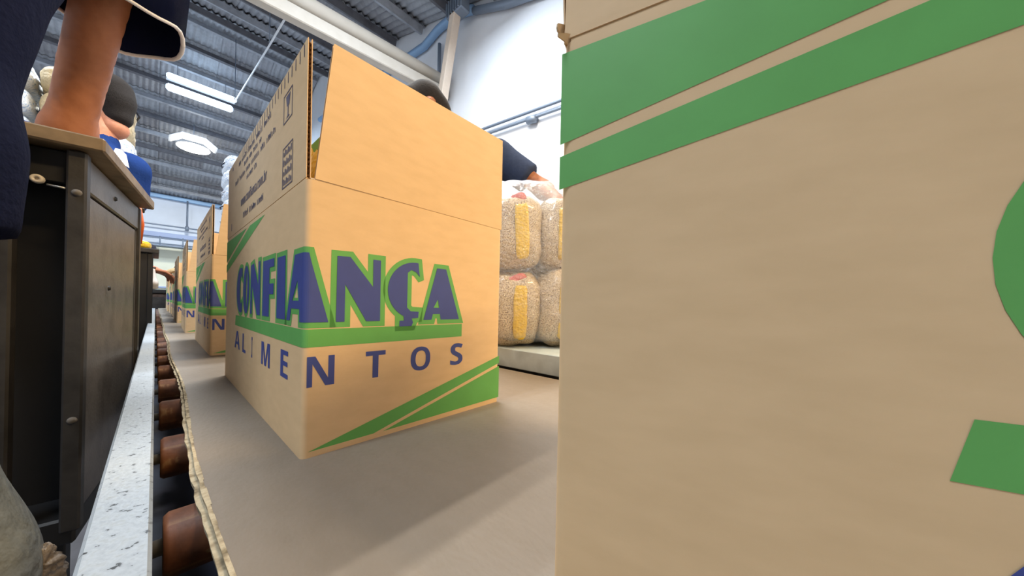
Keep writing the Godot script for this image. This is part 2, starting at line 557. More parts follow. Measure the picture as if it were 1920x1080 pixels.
func build_prints() -> void:
	var fu := L / H           # the fold
	var eu := (L + W) / H     # the end of the front
	var letters := [
		[P2([1.642, 0.488, 1.742, 0.738, 1.869, 0.738, 1.937, 0.488, 1.815, 0.488, 1.81, 0.535, 1.705, 0.535, 1.69, 0.488]), [P2([1.72, 0.565, 1.80, 0.565, 1.782, 0.64])]],
		[P2([1.964, 0.738, 1.963, 0.488, 1.994, 0.488, 1.994, 0.632, 2.077, 0.488, 2.134, 0.488, 2.133, 0.74, 2.101, 0.74, 2.102, 0.628, 2.011, 0.74]), []],
		[round_letter(2.296, 0.622, 0.13, 0.127, 84, 245, [2.243, 0.487, 2.222, 0.487, 2.222, 0.462, 2.281, 0.462, 2.288, 0.478, 2.281, 0.496, 2.314, 0.498, 2.316, 0.526, 2.275, 0.528, 2.257, 0.545, 2.257, 0.70, 2.275, 0.714, 2.30, 0.706, 2.318, 0.686]), []],
		[P2([2.342, 0.488, 2.412, 0.735, 2.465, 0.735, 2.551, 0.488, 2.438, 0.488, 2.434, 0.515, 2.393, 0.515, 2.386, 0.488]), [P2([2.396, 0.545, 2.428, 0.545, 2.42, 0.585])]],
		[round_letter(0.61, 0.622, 0.14, 0.138, 70, 290, [0.665, 0.56, 0.63, 0.538, 0.60, 0.548, 0.586, 0.58, 0.583, 0.66, 0.595, 0.695, 0.62, 0.708, 0.66, 0.69]), []],
		[oval(0.785, 0.622, 0.09, 0.138, 40), [oval(0.80, 0.622, 0.018, 0.1)]],
		[P2([0.915, 0.75, 0.915, 0.488, 0.955, 0.488, 0.957, 0.64, 1.085, 0.488, 1.158, 0.488, 1.15, 0.76, 1.108, 0.76, 1.108, 0.64, 0.99, 0.76]), []],
		[P2([1.212, 0.752, 1.212, 0.488, 1.345, 0.488, 1.345, 0.592, 1.425, 0.592, 1.425, 0.64, 1.345, 0.64, 1.345, 0.715, 1.43, 0.715, 1.43, 0.752]), []],
		[P2([1.485, 0.748, 1.485, 0.488, 1.622, 0.488, 1.612, 0.748]), []],
	]
	print_front.parts = []
	for l in letters:
		var sg := S()
		for grown in Geometry2D.offset_polygon(l[0], 0.021, Geometry2D.JOIN_MITER):
			var shrunk := []
			for h: PackedVector2Array in l[1]:
				for s in Geometry2D.offset_polygon(h, -0.011):
					shrunk.append(s)
			add_print(sg, holed(grown, shrunk), 0.0002)
		keep_print("green_outline", sg, M.green)
		var sb := S()
		add_print(sb, holed(l[0], l[1]), 0.0005)
		keep_print("blue_letter", sb, M.blue)
	# a bar under the name; stripes at the far top of the long side, and at the bottom of the front
	for q in [["green_bar", P2([0.425, 0.398, 2.572, 0.398, 2.572, 0.463, 0.44, 0.463])], ["green_stripe", P2([0, 0.982, 0, 0.832, 0.75, 0.982])], ["green_stripe", P2([0, 0.812, 0, 0.758, 1.22, 0.982, 0.85, 0.982])], ["green_stripe", P2([fu + 0.022, 0.022, eu, 0.268, eu, 0.226, fu + 0.26, 0.022])], ["green_stripe", P2([fu + 0.3, 0.02, eu, 0.208, eu, 0.026])]]:
		var sg := S()
		add_print(sg, [q[1]], 0.0002)
		keep_print(q[0], sg, M.green)
	var word := [["A", 0.424, 0.613], ["L", 0.70, 0.80], ["I", 0.965, 0.99], ["M", 1.206, 1.38], ["E", 1.565, 1.675], ["N", 1.869, 1.962], ["T", 2.079, 2.162], ["O", 2.281, 2.384], ["S", 2.502, 2.581]]
	for w in word:
		var sb := S()
		add_text(sb, text_tris(w[0], w[1], w[2], 0.254, 0.364, true), 0.0003)
		keep_print("blue_letter", sb, M.blue)
	# what is printed on the flap of the long side, in flap coordinates: u along the carton, v above the fold
	var sf := S()
	flap_text(sf, text_tris("www.confianca.com.br", 0.54, 1.24, 0.145, 0.205, true))
	rng.seed = 5
	for line in [[0.63, 1.19, 0.062, 0.03], [0.72, 1.02, 0.275, 0.024], [0.32, 1.42, 0.325, 0.026], [0.63, 1.09, 0.378, 0.024], [0.44, 1.30, 0.425, 0.026], [0.41, 1.33, 0.475, 0.0]]:
		var u: float = line[0]
		while u < line[1] and line[3] > 0.0:
			var word_end := minf(u + rng.randf_range(0.06, 0.2), line[1])
			while u < word_end:
				var hh: float = line[3] * rng.randf_range(0.75, 1.25)
				flap_rect(sf, u, u + 0.011, line[2], line[2] + hh)
				if rng.randf() < 0.6:
					flap_rect(sf, u, u + 0.02, line[2] + hh * rng.randf_range(0.2, 0.7), line[2] + hh * 0.75 + 0.004)
				u += 0.026
			u += 0.03
	for i in 24:
		flap_rect(sf, 0.58 + i * 0.053, 0.588 + i * 0.053, 0.455, 0.5)
	# a glass in a frame, a column of marks in a frame, two marks by the far end
	for fr in [[1.53, 1.66, 0.3, 0.42], [1.53, 1.68, 0.03, 0.2]]:
		flap_rect(sf, fr[0], fr[1], fr[2], fr[2] + 0.005)
		flap_rect(sf, fr[0], fr[1], fr[3] - 0.005, fr[3])
		flap_rect(sf, fr[0], fr[0] + 0.007, fr[2], fr[3])
		flap_rect(sf, fr[1] - 0.007, fr[1], fr[2], fr[3])
	flap_poly(sf, P2([1.565, 0.405, 1.58, 0.362, 1.592, 0.358, 1.592, 0.322, 1.57, 0.314, 1.625, 0.314, 1.603, 0.322, 1.603, 0.358, 1.615, 0.362, 1.63, 0.405]))
	for i in 4:
		for j in 6:
			flap_rect(sf, 1.545 + j * 0.021, 1.558 + j * 0.021, 0.042 + i * 0.04, 0.042 + i * 0.04 + 0.026 - 0.008 * ((i + j) % 2))
	flap_rect(sf, 0.19, 0.215, 0.46, 0.485)
	flap_rect(sf, 0.19, 0.21, 0.04, 0.09)
	sf.generate_normals()
	print_front.flap = sf.commit()


func keep_print(called: String, st: SurfaceTool, m: Material) -> void:
	st.generate_normals()
	print_front.parts.append([called, st.commit(), m])


# outline of a letter that is round on its left: an arc from deg0 to deg1, then the listed points
func round_letter(cx: float, cy: float, rx: float, ry: float, deg0: float, deg1: float, rest: Array) -> PackedVector2Array:
	var p := PackedVector2Array()
	for i in 25:
		var t := deg_to_rad(lerpf(deg0, deg1, i / 24.0))
		p.append(Vector2(cx + rx * cos(t), cy + ry * sin(t)))
	p.append_array(P2(rest))
	return p


func flap_poly(st: SurfaceTool, poly: PackedVector2Array) -> void:
	var idx := Geometry2D.triangulate_polygon(poly)
	var out := PackedVector2Array()
	for i in idx:
		out.append(poly[i])
	flap_text(st, out)


func flap_rect(st: SurfaceTool, u0: float, u1: float, v0: float, v1: float) -> void:
	flap_text(st, PackedVector2Array([Vector2(u0, v0), Vector2(u1, v0), Vector2(u1, v1), Vector2(u0, v0), Vector2(u1, v1), Vector2(u0, v1)]))


func flap_text(st: SurfaceTool, tris: PackedVector2Array) -> void:
	for i in range(0, tris.size(), 3):
		var p := []
		for j in 3:
			p.append(Vector3(-0.0003, tris[i + j].y * H, -L / 2 + tris[i + j].x * H))
		tri(st, p[0], p[1], p[2], p[0] + Vector3(1, 0, 0))


func board(len: float, high: float, inset0: float, inset1: float) -> Array:
	# corrugated board hinged along z at y = 0, outside towards -x: [liners, fluted core]
	var t := 0.0042
	var skin := 0.0007
	var liners := S()
	for x in [0.0, t - skin]:
		var poly := P2([-len / 2 + inset0, 0.0015, len / 2 - inset1, 0.0015, len / 2 - inset1 * 3.0, high, -len / 2 + inset0 * 3.0, high])
		prism(liners, poly, skin, Transform3D(Basis(Vector3(0, 0, 1), Vector3(0, 1, 0), Vector3(1, 0, 0)), Vector3(x, 0, 0)))
	var core := S()
	var n := 30
	for i in n * 4:
		var y0 := 0.002 + (high - 0.003) * i / (n * 4.0)
		var y1 := 0.002 + (high - 0.003) * (i + 1) / (n * 4.0)
		var x0 := t / 2 + sin(TAU * i / 4.0) * (t / 2 - skin)
		var x1 := t / 2 + sin(TAU * (i + 1) / 4.0) * (t / 2 - skin)
		var a := len / 2 - 0.0012
		quad(core, Vector3(x0, y0, -a + inset0 * (1 + 2 * y0 / high)), Vector3(x0, y0, a - inset1 * (1 + 2 * y0 / high)), Vector3(x1, y1, a - inset1 * (1 + 2 * y1 / high)), Vector3(x1, y1, -a + inset0 * (1 + 2 * y1 / high)), Vector3(t * 3, (y0 + y1) / 2, 0))
	return [liners, core]


func ring_outline(inset: float, r: float) -> PackedVector2Array:
	var p := PackedVector2Array()
	var hw := W / 2 - inset
	var hl := L / 2 - inset
	for c in [[1, 1, 0], [-1, 1, 90], [-1, -1, 180], [1, -1, 270]]:
		for i in 7:
			var t := deg_to_rad(c[2] + 15.0 * i)
			p.append(Vector2(c[0] * (hw - r) + cos(t) * r, c[1] * (hl - r) + sin(t) * r))
	return p


var proto: Node3D


func make_carton() -> Node3D:
	var t := 0.0042
	var o := thing("carton", "x", "box")
	var st := S(true)
	var outer := ring_outline(0.0, R0)
	var inner := ring_outline(t, R0 - t)
	var n := outer.size()
	for i in n:
		var j := (i + 1) % n
		var a := outer[i]
		var b := outer[j]
		var c := inner[i]
		var d := inner[j]
		var m := Vector3((a.x + c.x) / 2, H / 2, (a.y + c.y) / 2)
		quad(st, Vector3(a.x, 0, a.y), Vector3(b.x, 0, b.y), Vector3(b.x, H, b.y), Vector3(a.x, H, a.y), m)
		quad(st, Vector3(c.x, 0.004, c.y), Vector3(d.x, 0.004, d.y), Vector3(d.x, H, d.y), Vector3(c.x, H, c.y), m)
		st.set_smooth_group(-1)
		quad(st, Vector3(a.x, H, a.y), Vector3(b.x, H, b.y), Vector3(d.x, H, d.y), Vector3(c.x, H, c.y), m)
		tri(st, Vector3(a.x, 0, a.y), Vector3(b.x, 0, b.y), Vector3.ZERO, Vector3(0, 1, 0))
		tri(st, Vector3(c.x, 0.004, c.y), Vector3(d.x, 0.004, d.y), Vector3(0, 0.004, 0), Vector3(0, -1, 0))
		st.set_smooth_group(0)
	var body := obj("body", st, M.kraft, o)
	for q in print_front.parts:
		put(q[0], q[1], q[2], body)
	# flaps: [turn, middle of the hinge, length, height, insets, lean outward]
	var spec := [
		[0.0, Vector3(-W / 2, H, 0), L, 0.142, 0.001, 0.0015, 0.0],
		[PI, Vector3(W / 2, H, 0), L, 0.142, 0.002, 0.002, -0.03],
		[PI / 2, Vector3(0, H, L / 2), W, 0.147, 0.0075, 0.0008, 0.0],
		[-PI / 2, Vector3(0, H, -L / 2), W, 0.14, 0.002, 0.002, -0.05]]
	for s in spec:
		var pair := board(s[2], s[3], s[4], s[5])
		var xf := Transform3D(Basis(Vector3.UP, s[0]) * Basis(Vector3.BACK, -s[6]), s[1])
		var fl := obj("flap", pair[0], M.kraft, o, xf)
		obj("fluted_core", pair[1], M.kraft_core, fl)
		# scored fold that joins flap and wall
		var fold := S(true)
		tube(fold, [Vector3(0.0021, 0.0003, -s[2] / 2 + 0.004), Vector3(0.0021, 0.0003, s[2] / 2 - 0.004)], 0.0019, 8)
		obj("score_fold", fold, M.kraft, fl)
		if s[0] == 0.0:
			tag(put("flap_print", print_front.flap, M.ink, fl), "", "", "", "stuff")
	return o


# ---------------------------------------------------------------- people
func hand(st: SurfaceTool, wrist: Vector3, dir: Vector3, palm: Vector3, thumb_side: float) -> void:
	dir = dir.normalized()
	palm = (palm - dir * palm.dot(dir)).normalized()
	var side := dir.cross(palm) * thumb_side
	var bones := [[wrist - dir * 0.03, wrist + dir * 0.02, 0.026, 0.024]]
	for i in 4:
		var s := (i - 1.5) * 0.019
		bones.append([wrist + dir * 0.015 + side * s * 0.6, wrist + dir * 0.085 + side * s, 0.015, 0.012])
	var lens := [0.07, 0.078, 0.072, 0.056]
	var f2 := []
	for i in 4:
		var s := (1.5 - i) * 0.021
		var a := wrist + dir * 0.085 + side * s
		var b: Vector3 = a + (dir * 0.9 + palm * 0.35 + side * s * 2.0).normalized() * lens[i] * 0.5
		var c: Vector3 = b + (dir * 0.65 + palm * 0.75).normalized() * lens[i] * 0.3
		var d: Vector3 = c + (dir * 0.3 + palm * 0.95).normalized() * lens[i] * 0.25
		f2.append_array([[a, b, 0.0095, 0.0088], [b, c, 0.0088, 0.008], [c, d, 0.008, 0.007]])
	var t0 := wrist + dir * 0.025 + side * 0.028
	var t1 := t0 + (dir * 0.6 + side * 0.75).normalized() * 0.038
	f2.append_array([[t0 - side * 0.015, t0, 0.016, 0.013], [t0, t1, 0.013, 0.0105], [t1, t1 + (dir * 0.9 + side * 0.2 + palm * 0.3).normalized() * 0.034, 0.0105, 0.008]])
	bones.append_array(f2)
	nets(st, bones, 0.0045, 0.006)


func head_at(st: SurfaceTool, xf: Transform3D) -> void:
	# face looks along -z of xf
	var b := [
		[Vector3(0, 0.035, 0.03), Vector3(0, 0.04, -0.025), 0.083, 0.078],
		[Vector3(0, -0.01, -0.03), Vector3(0, -0.06, -0.045), 0.062, 0.046],
		[Vector3(0, -0.085, -0.06), Vector3(0, -0.088, -0.066), 0.032, 0.03],
		[Vector3(-0.035, -0.06, -0.03), Vector3(0.035, -0.06, -0.03), 0.03, 0.03],
		[Vector3(0, 0.012, -0.1), Vector3(0, -0.03, -0.116), 0.011, 0.015],
		[Vector3(-0.013, -0.034, -0.106), Vector3(0.013, -0.034, -0.106), 0.01, 0.01],
		[Vector3(-0.035, 0.03, -0.088), Vector3(0.035, 0.03, -0.088), 0.014, 0.014],
		[Vector3(-0.02, -0.062, -0.096), Vector3(0.02, -0.062, -0.096), 0.009, 0.009],
		[Vector3(-0.018, -0.072, -0.094), Vector3(0.018, -0.072, -0.094), 0.01, 0.01],
		[Vector3(-0.083, 0.02, 0.005), Vector3(-0.08, -0.022, -0.004), 0.016, 0.01],
		[Vector3(0.083, 0.02, 0.005), Vector3(0.08, -0.022, -0.004), 0.016, 0.01],
		[Vector3(0, -0.06, 0.005), Vector3(0, -0.14, 0.015), 0.05, 0.05]]
	for q in b:
		q[0] = xf * (q[0] as Vector3)
		q[1] = xf * (q[1] as Vector3)
	nets(st, b, 0.0065, 0.014)


# j: joints; shirt and trousers are children of the body
func person(label: String, j: Dictionary, face: Basis, skin: Material, shirt: Material, cell := 0.015, sleeve_r := 0.68) -> Node3D:
	var o := thing("person", label, "person", Vector3(j.pelvis.x, 0, j.pelvis.z))
	var off := -o.position
	var thick: float = j.arm.x if j.has("arm") else 1.0
	for key in j:
		j[key] += off
	var chest: Vector3 = j.chest
	var neck: Vector3 = j.neck
	var across: Vector3 = (j.sh_r - j.sh_l)
	var c0: Vector3 = chest - across * 0.22
	var c1: Vector3 = chest + across * 0.22
	var pel: Vector3 = j.pelvis
	var body := [
		[neck, j.head + face * Vector3(0, -0.07, 0.0), 0.052, 0.048],
		[j.sh_l, j.sh_r, 0.055, 0.055], [c0, c1, 0.1, 0.1], [c0, pel, 0.1, 0.09], [c1, pel, 0.1, 0.09],
		[j.hip_l, j.hip_r, 0.1, 0.1], [neck, chest, 0.06, 0.09],
		[j.sh_l, j.el_l, 0.05, 0.041], [j.el_l, j.wr_l, 0.041, 0.027], [j.sh_r, j.el_r, 0.05 * thick, 0.041 * thick], [j.el_r, j.wr_r, 0.041 * thick, 0.027],
		[j.hip_l, j.kn_l, 0.082, 0.056], [j.kn_l, j.an_l, 0.055, 0.036], [j.hip_r, j.kn_r, 0.082, 0.056], [j.kn_r, j.an_r, 0.055, 0.036]]
	var fwd := face * Vector3(0, 0, -1)
	fwd = Vector3(fwd.x, 0, fwd.z).normalized()
	var st := S(true)
	nets(st, body, cell, 0.035)
	head_at(st, Transform3D(face, j.head))
	for s in ["l", "r"]:
		var dir: Vector3 = (j["wr_" + s] - j["el_" + s]).normalized()
		hand(st, j["wr_" + s], dir, Vector3(0, -1, 0) if absf(dir.y) < 0.8 else -fwd, 1.0 if s == "l" else -1.0)
	var sk := obj("body", st, skin, o)
	for x: float in [-0.032, 0.032]:
		var e := S(true)
		var sph := []
		for i in 7:
			sph.append(Vector2(maxf(0.0, sin(PI * i / 6.0) * 0.0125), -cos(PI * i / 6.0) * 0.0125))
		lathe(e, sph, 10, Transform3D(face, j.head + face * Vector3(x, 0.012, -0.089)))
		obj("eye", e, M.eye, sk)
	var hr := S(true)
	var hb := [[Vector3(0, 0.05, 0.035), Vector3(0, 0.062, -0.012), 0.084, 0.078], [Vector3(0, -0.005, 0.05), Vector3(0, 0.04, 0.04), 0.068, 0.083], [Vector3(0, -0.085, 0.042), Vector3(0, 0.0, 0.05), 0.052, 0.07]]
	for q in hb:
		q[0] = Transform3D(face, j.head) * (q[0] as Vector3)
		q[1] = Transform3D(face, j.head) * (q[1] as Vector3)
	nets(hr, hb, 0.0075, 0.02)
	obj("hair", hr, M.hair, o)
	var tr := S(true)
	var trb := [[j.hip_l, j.hip_r, 0.113, 0.113], [pel, pel + (chest - pel) * 0.2, 0.11, 0.105]]
	for s in ["l", "r"]:
		trb.append_array([[j["hip_" + s], j["kn_" + s], 0.098, 0.075], [j["kn_" + s], j["an_" + s] + Vector3(0, 0.02, 0), 0.075, 0.06, true]])
	nets(tr, trb, cell * 1.2, 0.03)
	obj("trousers", tr, M.trouser, o)
	var sh := S(true)
	var shb := [[j.sh_l, j.sh_r, 0.07, 0.07], [c0, c1, 0.118, 0.118], [c0, pel, 0.118, 0.115], [c1, pel, 0.118, 0.115], [neck + Vector3(0, -0.035, 0), chest, 0.072, 0.105], [pel, pel + Vector3(0, -0.1, 0), 0.135, 0.135, true]]
	for s in ["l", "r"]:
		var a: Vector3 = j["sh_" + s]
		var b: Vector3 = j["el_" + s]
		shb.append([a, a.lerp(b, (0.68 if s == "l" else sleeve_r)), 0.074, 0.072, true])
	nets(sh, shb, cell, 0.035)
	obj("shirt", sh, shirt, o)
	for s in ["l", "r"]:
		var sf := S(true)
		var an: Vector3 = j["an_" + s]
		nets(sf, [[Vector3(an.x, 0.045, an.z), Vector3(an.x, 0.034, an.z) + fwd * 0.15, 0.045, 0.034], [Vector3(an.x, 0.05, an.z) - fwd * 0.03, Vector3(an.x, 0.09, an.z), 0.042, 0.045]], 0.012, 0.02)
		obj("shoe", sf, M.shoe, o)
	return o


# ---------------------------------------------------------------- lamps
func lamp_light(o: Node3D, size: Vector2, at: Vector3, energy: float, col: Color) -> void:
	var a := AreaLight3D.new()
	a.name = "tube_light"
	a.area_size = size
	a.light_color = col
	a.light_energy = energy
	a.area_range = 40.0
	a.shadow_enabled = true
	a.rotation.x = -PI / 2
	a.position = at
	o.add_child(a, true)


# two tubes side by side under a narrow spine, hung on two rods
func tube_lamp(at: Vector3, length: float, label: String, energy: float, col: Color, emit: float, radius := 0.03, gap := 0.1) -> void:
	var o := thing("ceiling_lamp", label, "lamp", at)
	var st := S()
	prism(st, P2([-0.06, 0.06, -0.04, 0.12, 0.04, 0.12, 0.06, 0.06]), length, Transform3D(Basis(Vector3(0, 0, 1), Vector3(0, 1, 0), Vector3(-1, 0, 0)), Vector3(length / 2, 0.02, 0)))
	obj("spine", st, M.fixture, o)
	var m := glow(col, emit)
	for s: float in [-1.0, 1.0]:
		var tb := S(true)
		var r := radius * (1.0 if s > 0 else 1.25)
		tube(tb, [Vector3(-length / 2, 0.03, s * gap), Vector3(-length / 2 + r * 0.5, 0.03, s * gap), Vector3(length / 2 - r * 0.5, 0.03, s * gap), Vector3(length / 2, 0.03, s * gap)], [r * 0.5, r, r, r * 0.5], 14)
		obj("lamp_tube", tb, m, o)
		lamp_light(o, Vector2(length - r, r * 1.6), Vector3(0, 0.028 - r, s * gap), energy / 2.0, col)
		var rod := S(true)
		tube(rod, [Vector3(s * 0.35 * length, 0.13, 0), Vector3(s * 0.35 * length, 0.5, 0)], 0.006, 6)
		obj("hanging_rod", rod, M.conduit, o)


# a flared reflector with a round bulb below it
func bay_lamp(at: Vector3, label: String, energy: float, col: Color, emit: float) -> void:
	var o := thing("ceiling_lamp", label, "lamp", at)
	var st := S()
	prism(st, P2([-0.5, 0.0, -0.24, 0.2, 0.24, 0.2, 0.5, 0.0, 0.46, 0.0, 0.22, 0.18, -0.22, 0.18, -0.46, 0.0]), 0.5, Transform3D(Basis(), Vector3(0, 0.1, -0.25)))
	obj("reflector", st, M.fixture, o)
	st = S(true)
	var prof := []
	for i in 11:
		prof.append(Vector2(maxf(sin(PI * i / 10.0) * 0.36, 0.0), -cos(PI * i / 10.0) * 0.08))
	lathe(st, prof, 28)
	obj("lamp_bulb", st, glow(col, emit), o)
	lamp_light(o, Vector2(0.5, 0.5), Vector3(0, -0.085, 0), energy, col)
	st = S(true)
	tube(st, [Vector3(0, 0.3, 0), Vector3(0, 0.7, 0)], 0.008, 6)
	obj("hanging_rod", st, M.conduit, o)


func roof_y(f: float) -> float:
	return 4.01 + 0.298 * f if f < 10.2 else 7.05 - 0.393 * (f - 10.2)


# ================================================================ the scene
func _ready() -> void:
	rng.seed = 1
	var cam := Camera3D.new()
	cam.name = "camera"
	cam.position = V(0.0, BELT + 0.1585, 0.0)
	cam.rotation = Vector3(0, deg_to_rad(-48.2), deg_to_rad(1.24))
	cam.projection = Camera3D.PROJECTION_FRUSTUM
	cam.near = 0.02
	cam.far = 80.0
	cam.size = 0.02 * 1080.0 / 598.0
	cam.frustum_offset = Vector2(0, 0.02 * 32.0 / 598.0)
	cam.current = true
	add_child(cam)
	var env := Environment.new()
	env.background_mode = Environment.BG_COLOR
	env.background_color = Color(0.6, 0.7, 0.85)
	env.tonemap_mode = Environment.TONE_MAPPER_LINEAR
	env.tonemap_exposure = 1.45
	env.sdfgi_enabled = true
	env.ssao_enabled = true
	env.ssil_enabled = true
	var we := WorldEnvironment.new()
	we.name = "environment"
	we.environment = env
	add_child(we)
	materials()
	lamps()
	room()
	conveyor()
	bench()
	build_prints()
	cartons()
	desks()
	people()
	goods()


func lamps() -> void:
	var cool := Color(0.9, 0.95, 1.0)
	var warm := Color(1.0, 0.86, 0.64)
	var neutral := Color(1.0, 0.97, 0.92)
	var e := 9.0
	tube_lamp(V(0.72, 5.95, 11.35), 1.25, "bluish white double-tube ceiling lamp, the higher and brighter of the two in view", e * 1.4, Color(0.8, 0.9, 1.0), 3.0, 0.07, 0.3)
	bay_lamp(V(0.68, 5.15, 13.2), "white ceiling lamp with a flared reflector, farther down the roof than the bluish tubes", e * 1.4, Color(1.0, 0.99, 0.95), 4.0)
	tube_lamp(V(0.9, 4.0, 1.6), 1.7, "added unseen double-tube lamp above the frame over the open carton", e, neutral, 3.0)  # added lamp out of view, general fill over the belt
	tube_lamp(V(1.3, 4.5, 2.5), 1.7, "added unseen double-tube lamp above the frame beside the roof beam", e * 0.8, cool, 3.0)  # added lamp out of view, cool fill beside the beam
	tube_lamp(V(-1.6, 3.9, 0.4), 1.7, "added unseen double-tube lamp above the workers, out of frame", e * 0.85, cool, 3.0)  # added unseen cool lamp, lights the long side of the near carton
	tube_lamp(V(1.2, 3.3, -1.6), 1.7, "added unseen warm double-tube lamp behind the big carton, out of frame", e * 1.4, warm, 3.0)  # added unseen warm lamp, gives the carton fronts their orange light
	tube_lamp(V(-2.6, 4.8, 5.2), 1.7, "added unseen double-tube lamp over the left half of the hall, out of frame", e * 1.5, cool, 3.0)  # added unseen cool lamp, lights the long sides of the cartons ahead
	tube_lamp(V(-2.6, 5.6, 10.8), 1.7, "added unseen double-tube lamp in the far left of the hall", e * 2.0, cool, 3.0)  # added lamp out of view, brightens the far end wall


func room() -> void:
	# floor and walls
	var st := S()
	box(st, Vector3(-1.5, -0.1, -6.5), Vector3(9.4, 0.2, 21.4))
	struct(obj("floor", st, M.floor), "grey concrete floor")
	st = S()
	# gable outline of the right wall, drawn in (f, y)
	var gable := P2([-4.0, 0.0, 17.0, 0.0, 17.0, roof_y(17.0) + 0.1, 10.2, roof_y(10.2) + 0.1, -4.0, roof_y(-4.0) + 0.1])
	var side := Basis(Vector3(0, 0, -1), Vector3(0, 1, 0), Vector3(1, 0, 0))
	prism(st, gable, 0.2, Transform3D(side, Vector3(3.0, 0, 0)))
	struct(obj("wall_right", st, M.wall), "white wall with conduits behind the belt")
	st = S()
	prism(st, gable, 0.2, Transform3D(side, Vector3(-6.2, 0, 0)))
	struct(obj("wall_left", st, M.wall), "white wall on the far side of the hall")
	st = S()
	box(st, V(-1.5, 1.6, -4.1), Vector3(9.4, 3.2, 0.2))
	struct(obj("wall_front", st, M.wall), "white wall behind the camera")
	var back := Node3D.new()
	back.name = "wall_back"
	add_child(back)
	struct(back, "far end wall, cream below and pale blue above")
	st = S()
	box(st, V(-1.5, 3.6, 17.1), Vector3(9.4, 2.0, 0.2))
	obj("upper_wall", st, M.wall_blue, back)
	st = S()
	box(st, V(-1.5, 1.3, 17.1), Vector3(9.4, 2.6, 0.2))
	obj("lower_wall", st, M.wall_cream, back)
	st = S()
	box(st, V(-1.5, 3.02, 16.95), Vector3(9.0, 0.16, 0.1), 0.01)
	obj("ledge", st, M.ledge, back)
	st = S()
	box(st, V(-1.5, 4.38, 16.9), Vector3(9.0, 0.14, 0.14), 0.01)
	obj("eaves_beam", st, M.conduit_blue, back)
	st = S()
	box(st, V(-1.5, 0.75, 16.97), Vector3(9.0, 0.5, 0.06), 0.01)
	box(st, V(-1.5, 1.15, 16.97), Vector3(9.0, 0.06, 0.06), 0.01)
	obj("lower_band", st, M.ledge, back)
	var railing := thing("mezzanine_railing", "thin grey guard railing along the top of the cream end wall", "railing", V(-1.0, 2.6, 16.7))
	for y: float in [0.08, 0.26]:
		st = S(true)
		tube(st, [Vector3(-3.5, y, 0), Vector3(3.5, y, 0)], 0.02, 8)
		obj("rail", st, M.conduit, railing)
	for i in 13:
		st = S(true)
		tube(st, [Vector3(-3.4 + i * 0.56, 0, 0), Vector3(-3.4 + i * 0.56, 0.34, 0)], 0.018, 8)
		obj("post", st, M.conduit, railing)
	st = S()
	box(st, Vector3(0, -0.02, 0.1), Vector3(7.2, 0.04, 0.5), 0.005)
	obj("shelf_edge", st, M.conduit, railing)
	var pipe := thing("water_pipe", "thin grey pipe along the end wall with one riser up to the roof", "pipe", V(0.74, 3.34, 16.78))
	st = S(true)
	tube(st, [Vector3(-5, 0, 0), Vector3(2.2, 0, 0)], 0.025, 8)
	obj("run", st, M.conduit, pipe)
	st = S(true)
	tube(st, [Vector3(0, 0, 0), Vector3(0, 1.0, 0)], 0.025, 8)
	obj("riser", st, M.conduit, pipe)
	st = S(true)
	tube(st, [Vector3(0, -0.09, 0), Vector3(0, 0.07, 0)], 0.05, 8)
	obj("tee", st, M.conduit, pipe)

	# roof: corrugated sheets over purlins
	var roof := Node3D.new()
	roof.name = "ceiling"
	add_child(roof)
	struct(roof, "corrugated metal roof on purlins, rising to a ridge and falling to the far wall")
	st = S()
	prism(st, P2([-4.0, roof_y(-4.0) + 0.12, 10.2, roof_y(10.2) + 0.12, 17.2, roof_y(17.2) + 0.12, 17.2, roof_y(17.2) + 0.3, 10.2, roof_y(10.2) + 0.3, -4.0, roof_y(-4.0) + 0.3]), 9.6, Transform3D(side, Vector3(-6.3, 0, 0)))
	obj("roof_deck", st, M.sheet2, roof)
	var edges := []
	var f := -3.3
	while f < 10.1:
		edges.append(f)
		f += 0.9
	for i in 12:
		edges.append(10.2 + i * 0.62)
	var corr := {}
	for i in edges.size() - 1:
		var f0: float = edges[i]
		var f1: float = edges[i + 1]
		var a := V(0, roof_y(f0), f0)
		var b := V(0, roof_y(f1), f1)
		var dir := (b - a).normalized()
		var bas := Basis(Vector3.RIGHT, -dir.cross(Vector3.RIGHT), -dir)
		var ln := snappedf((b - a).length(), 0.001)
		if not corr.has(ln):
			corr[ln] = sheet_mesh(ln + 0.1)
		if f1 > -2.0:
			for k in 9:
				var m: Material = [M.sheet, M.sheet2, M.sheet3][rng.randi() % 3]
				# each course laps over the next, its lower edge a little proud
				put("roof_sheet", corr[ln], m, roof, Transform3D(bas * Basis(Vector3.RIGHT, 0.035), Vector3(-5.55 + k, 0, 0) + (a + b) / 2 + Vector3(0, 0.05, 0)))
		var pur := S()
		var pc := a + Vector3(0, -0.045, 0)
		box(pur, pc, Vector3(8.9, 0.11, 0.012), 0.0, bas)
		box(pur, pc + bas * Vector3(0, 0.05, -0.025), Vector3(8.9, 0.01, 0.06), 0.0, bas)
		box(pur, pc + bas * Vector3(0, -0.055, -0.025), Vector3(8.9, 0.012, 0.06), 0.0, bas)
		obj("purlin", pur, M.purlin if i % 2 else M.purlin_dark, roof, Transform3D(Basis(), Vector3(-1.5, 0, 0)))

	# beam across the hall, its post against the right wall and the things clamped to them
	var beam := thing("roof_beam", "pale double-chord roof beam crossing the hall to the white wall", "beam", V(3.0, 4.22, 4.14))
	st = S(true)
	tube(st, [Vector3(-0.02, 0, 0), Vector3(-8.9, -0.62, 0)], 0.085, 16)
	obj("upper_chord", st, M.beam, beam)
	st = S()
	var bd := Vector3(-8.9, -0.62, 0).normalized()
	var bb := Basis(bd, Vector3(0, 0, 1).cross(bd), Vector3(0, 0, 1))
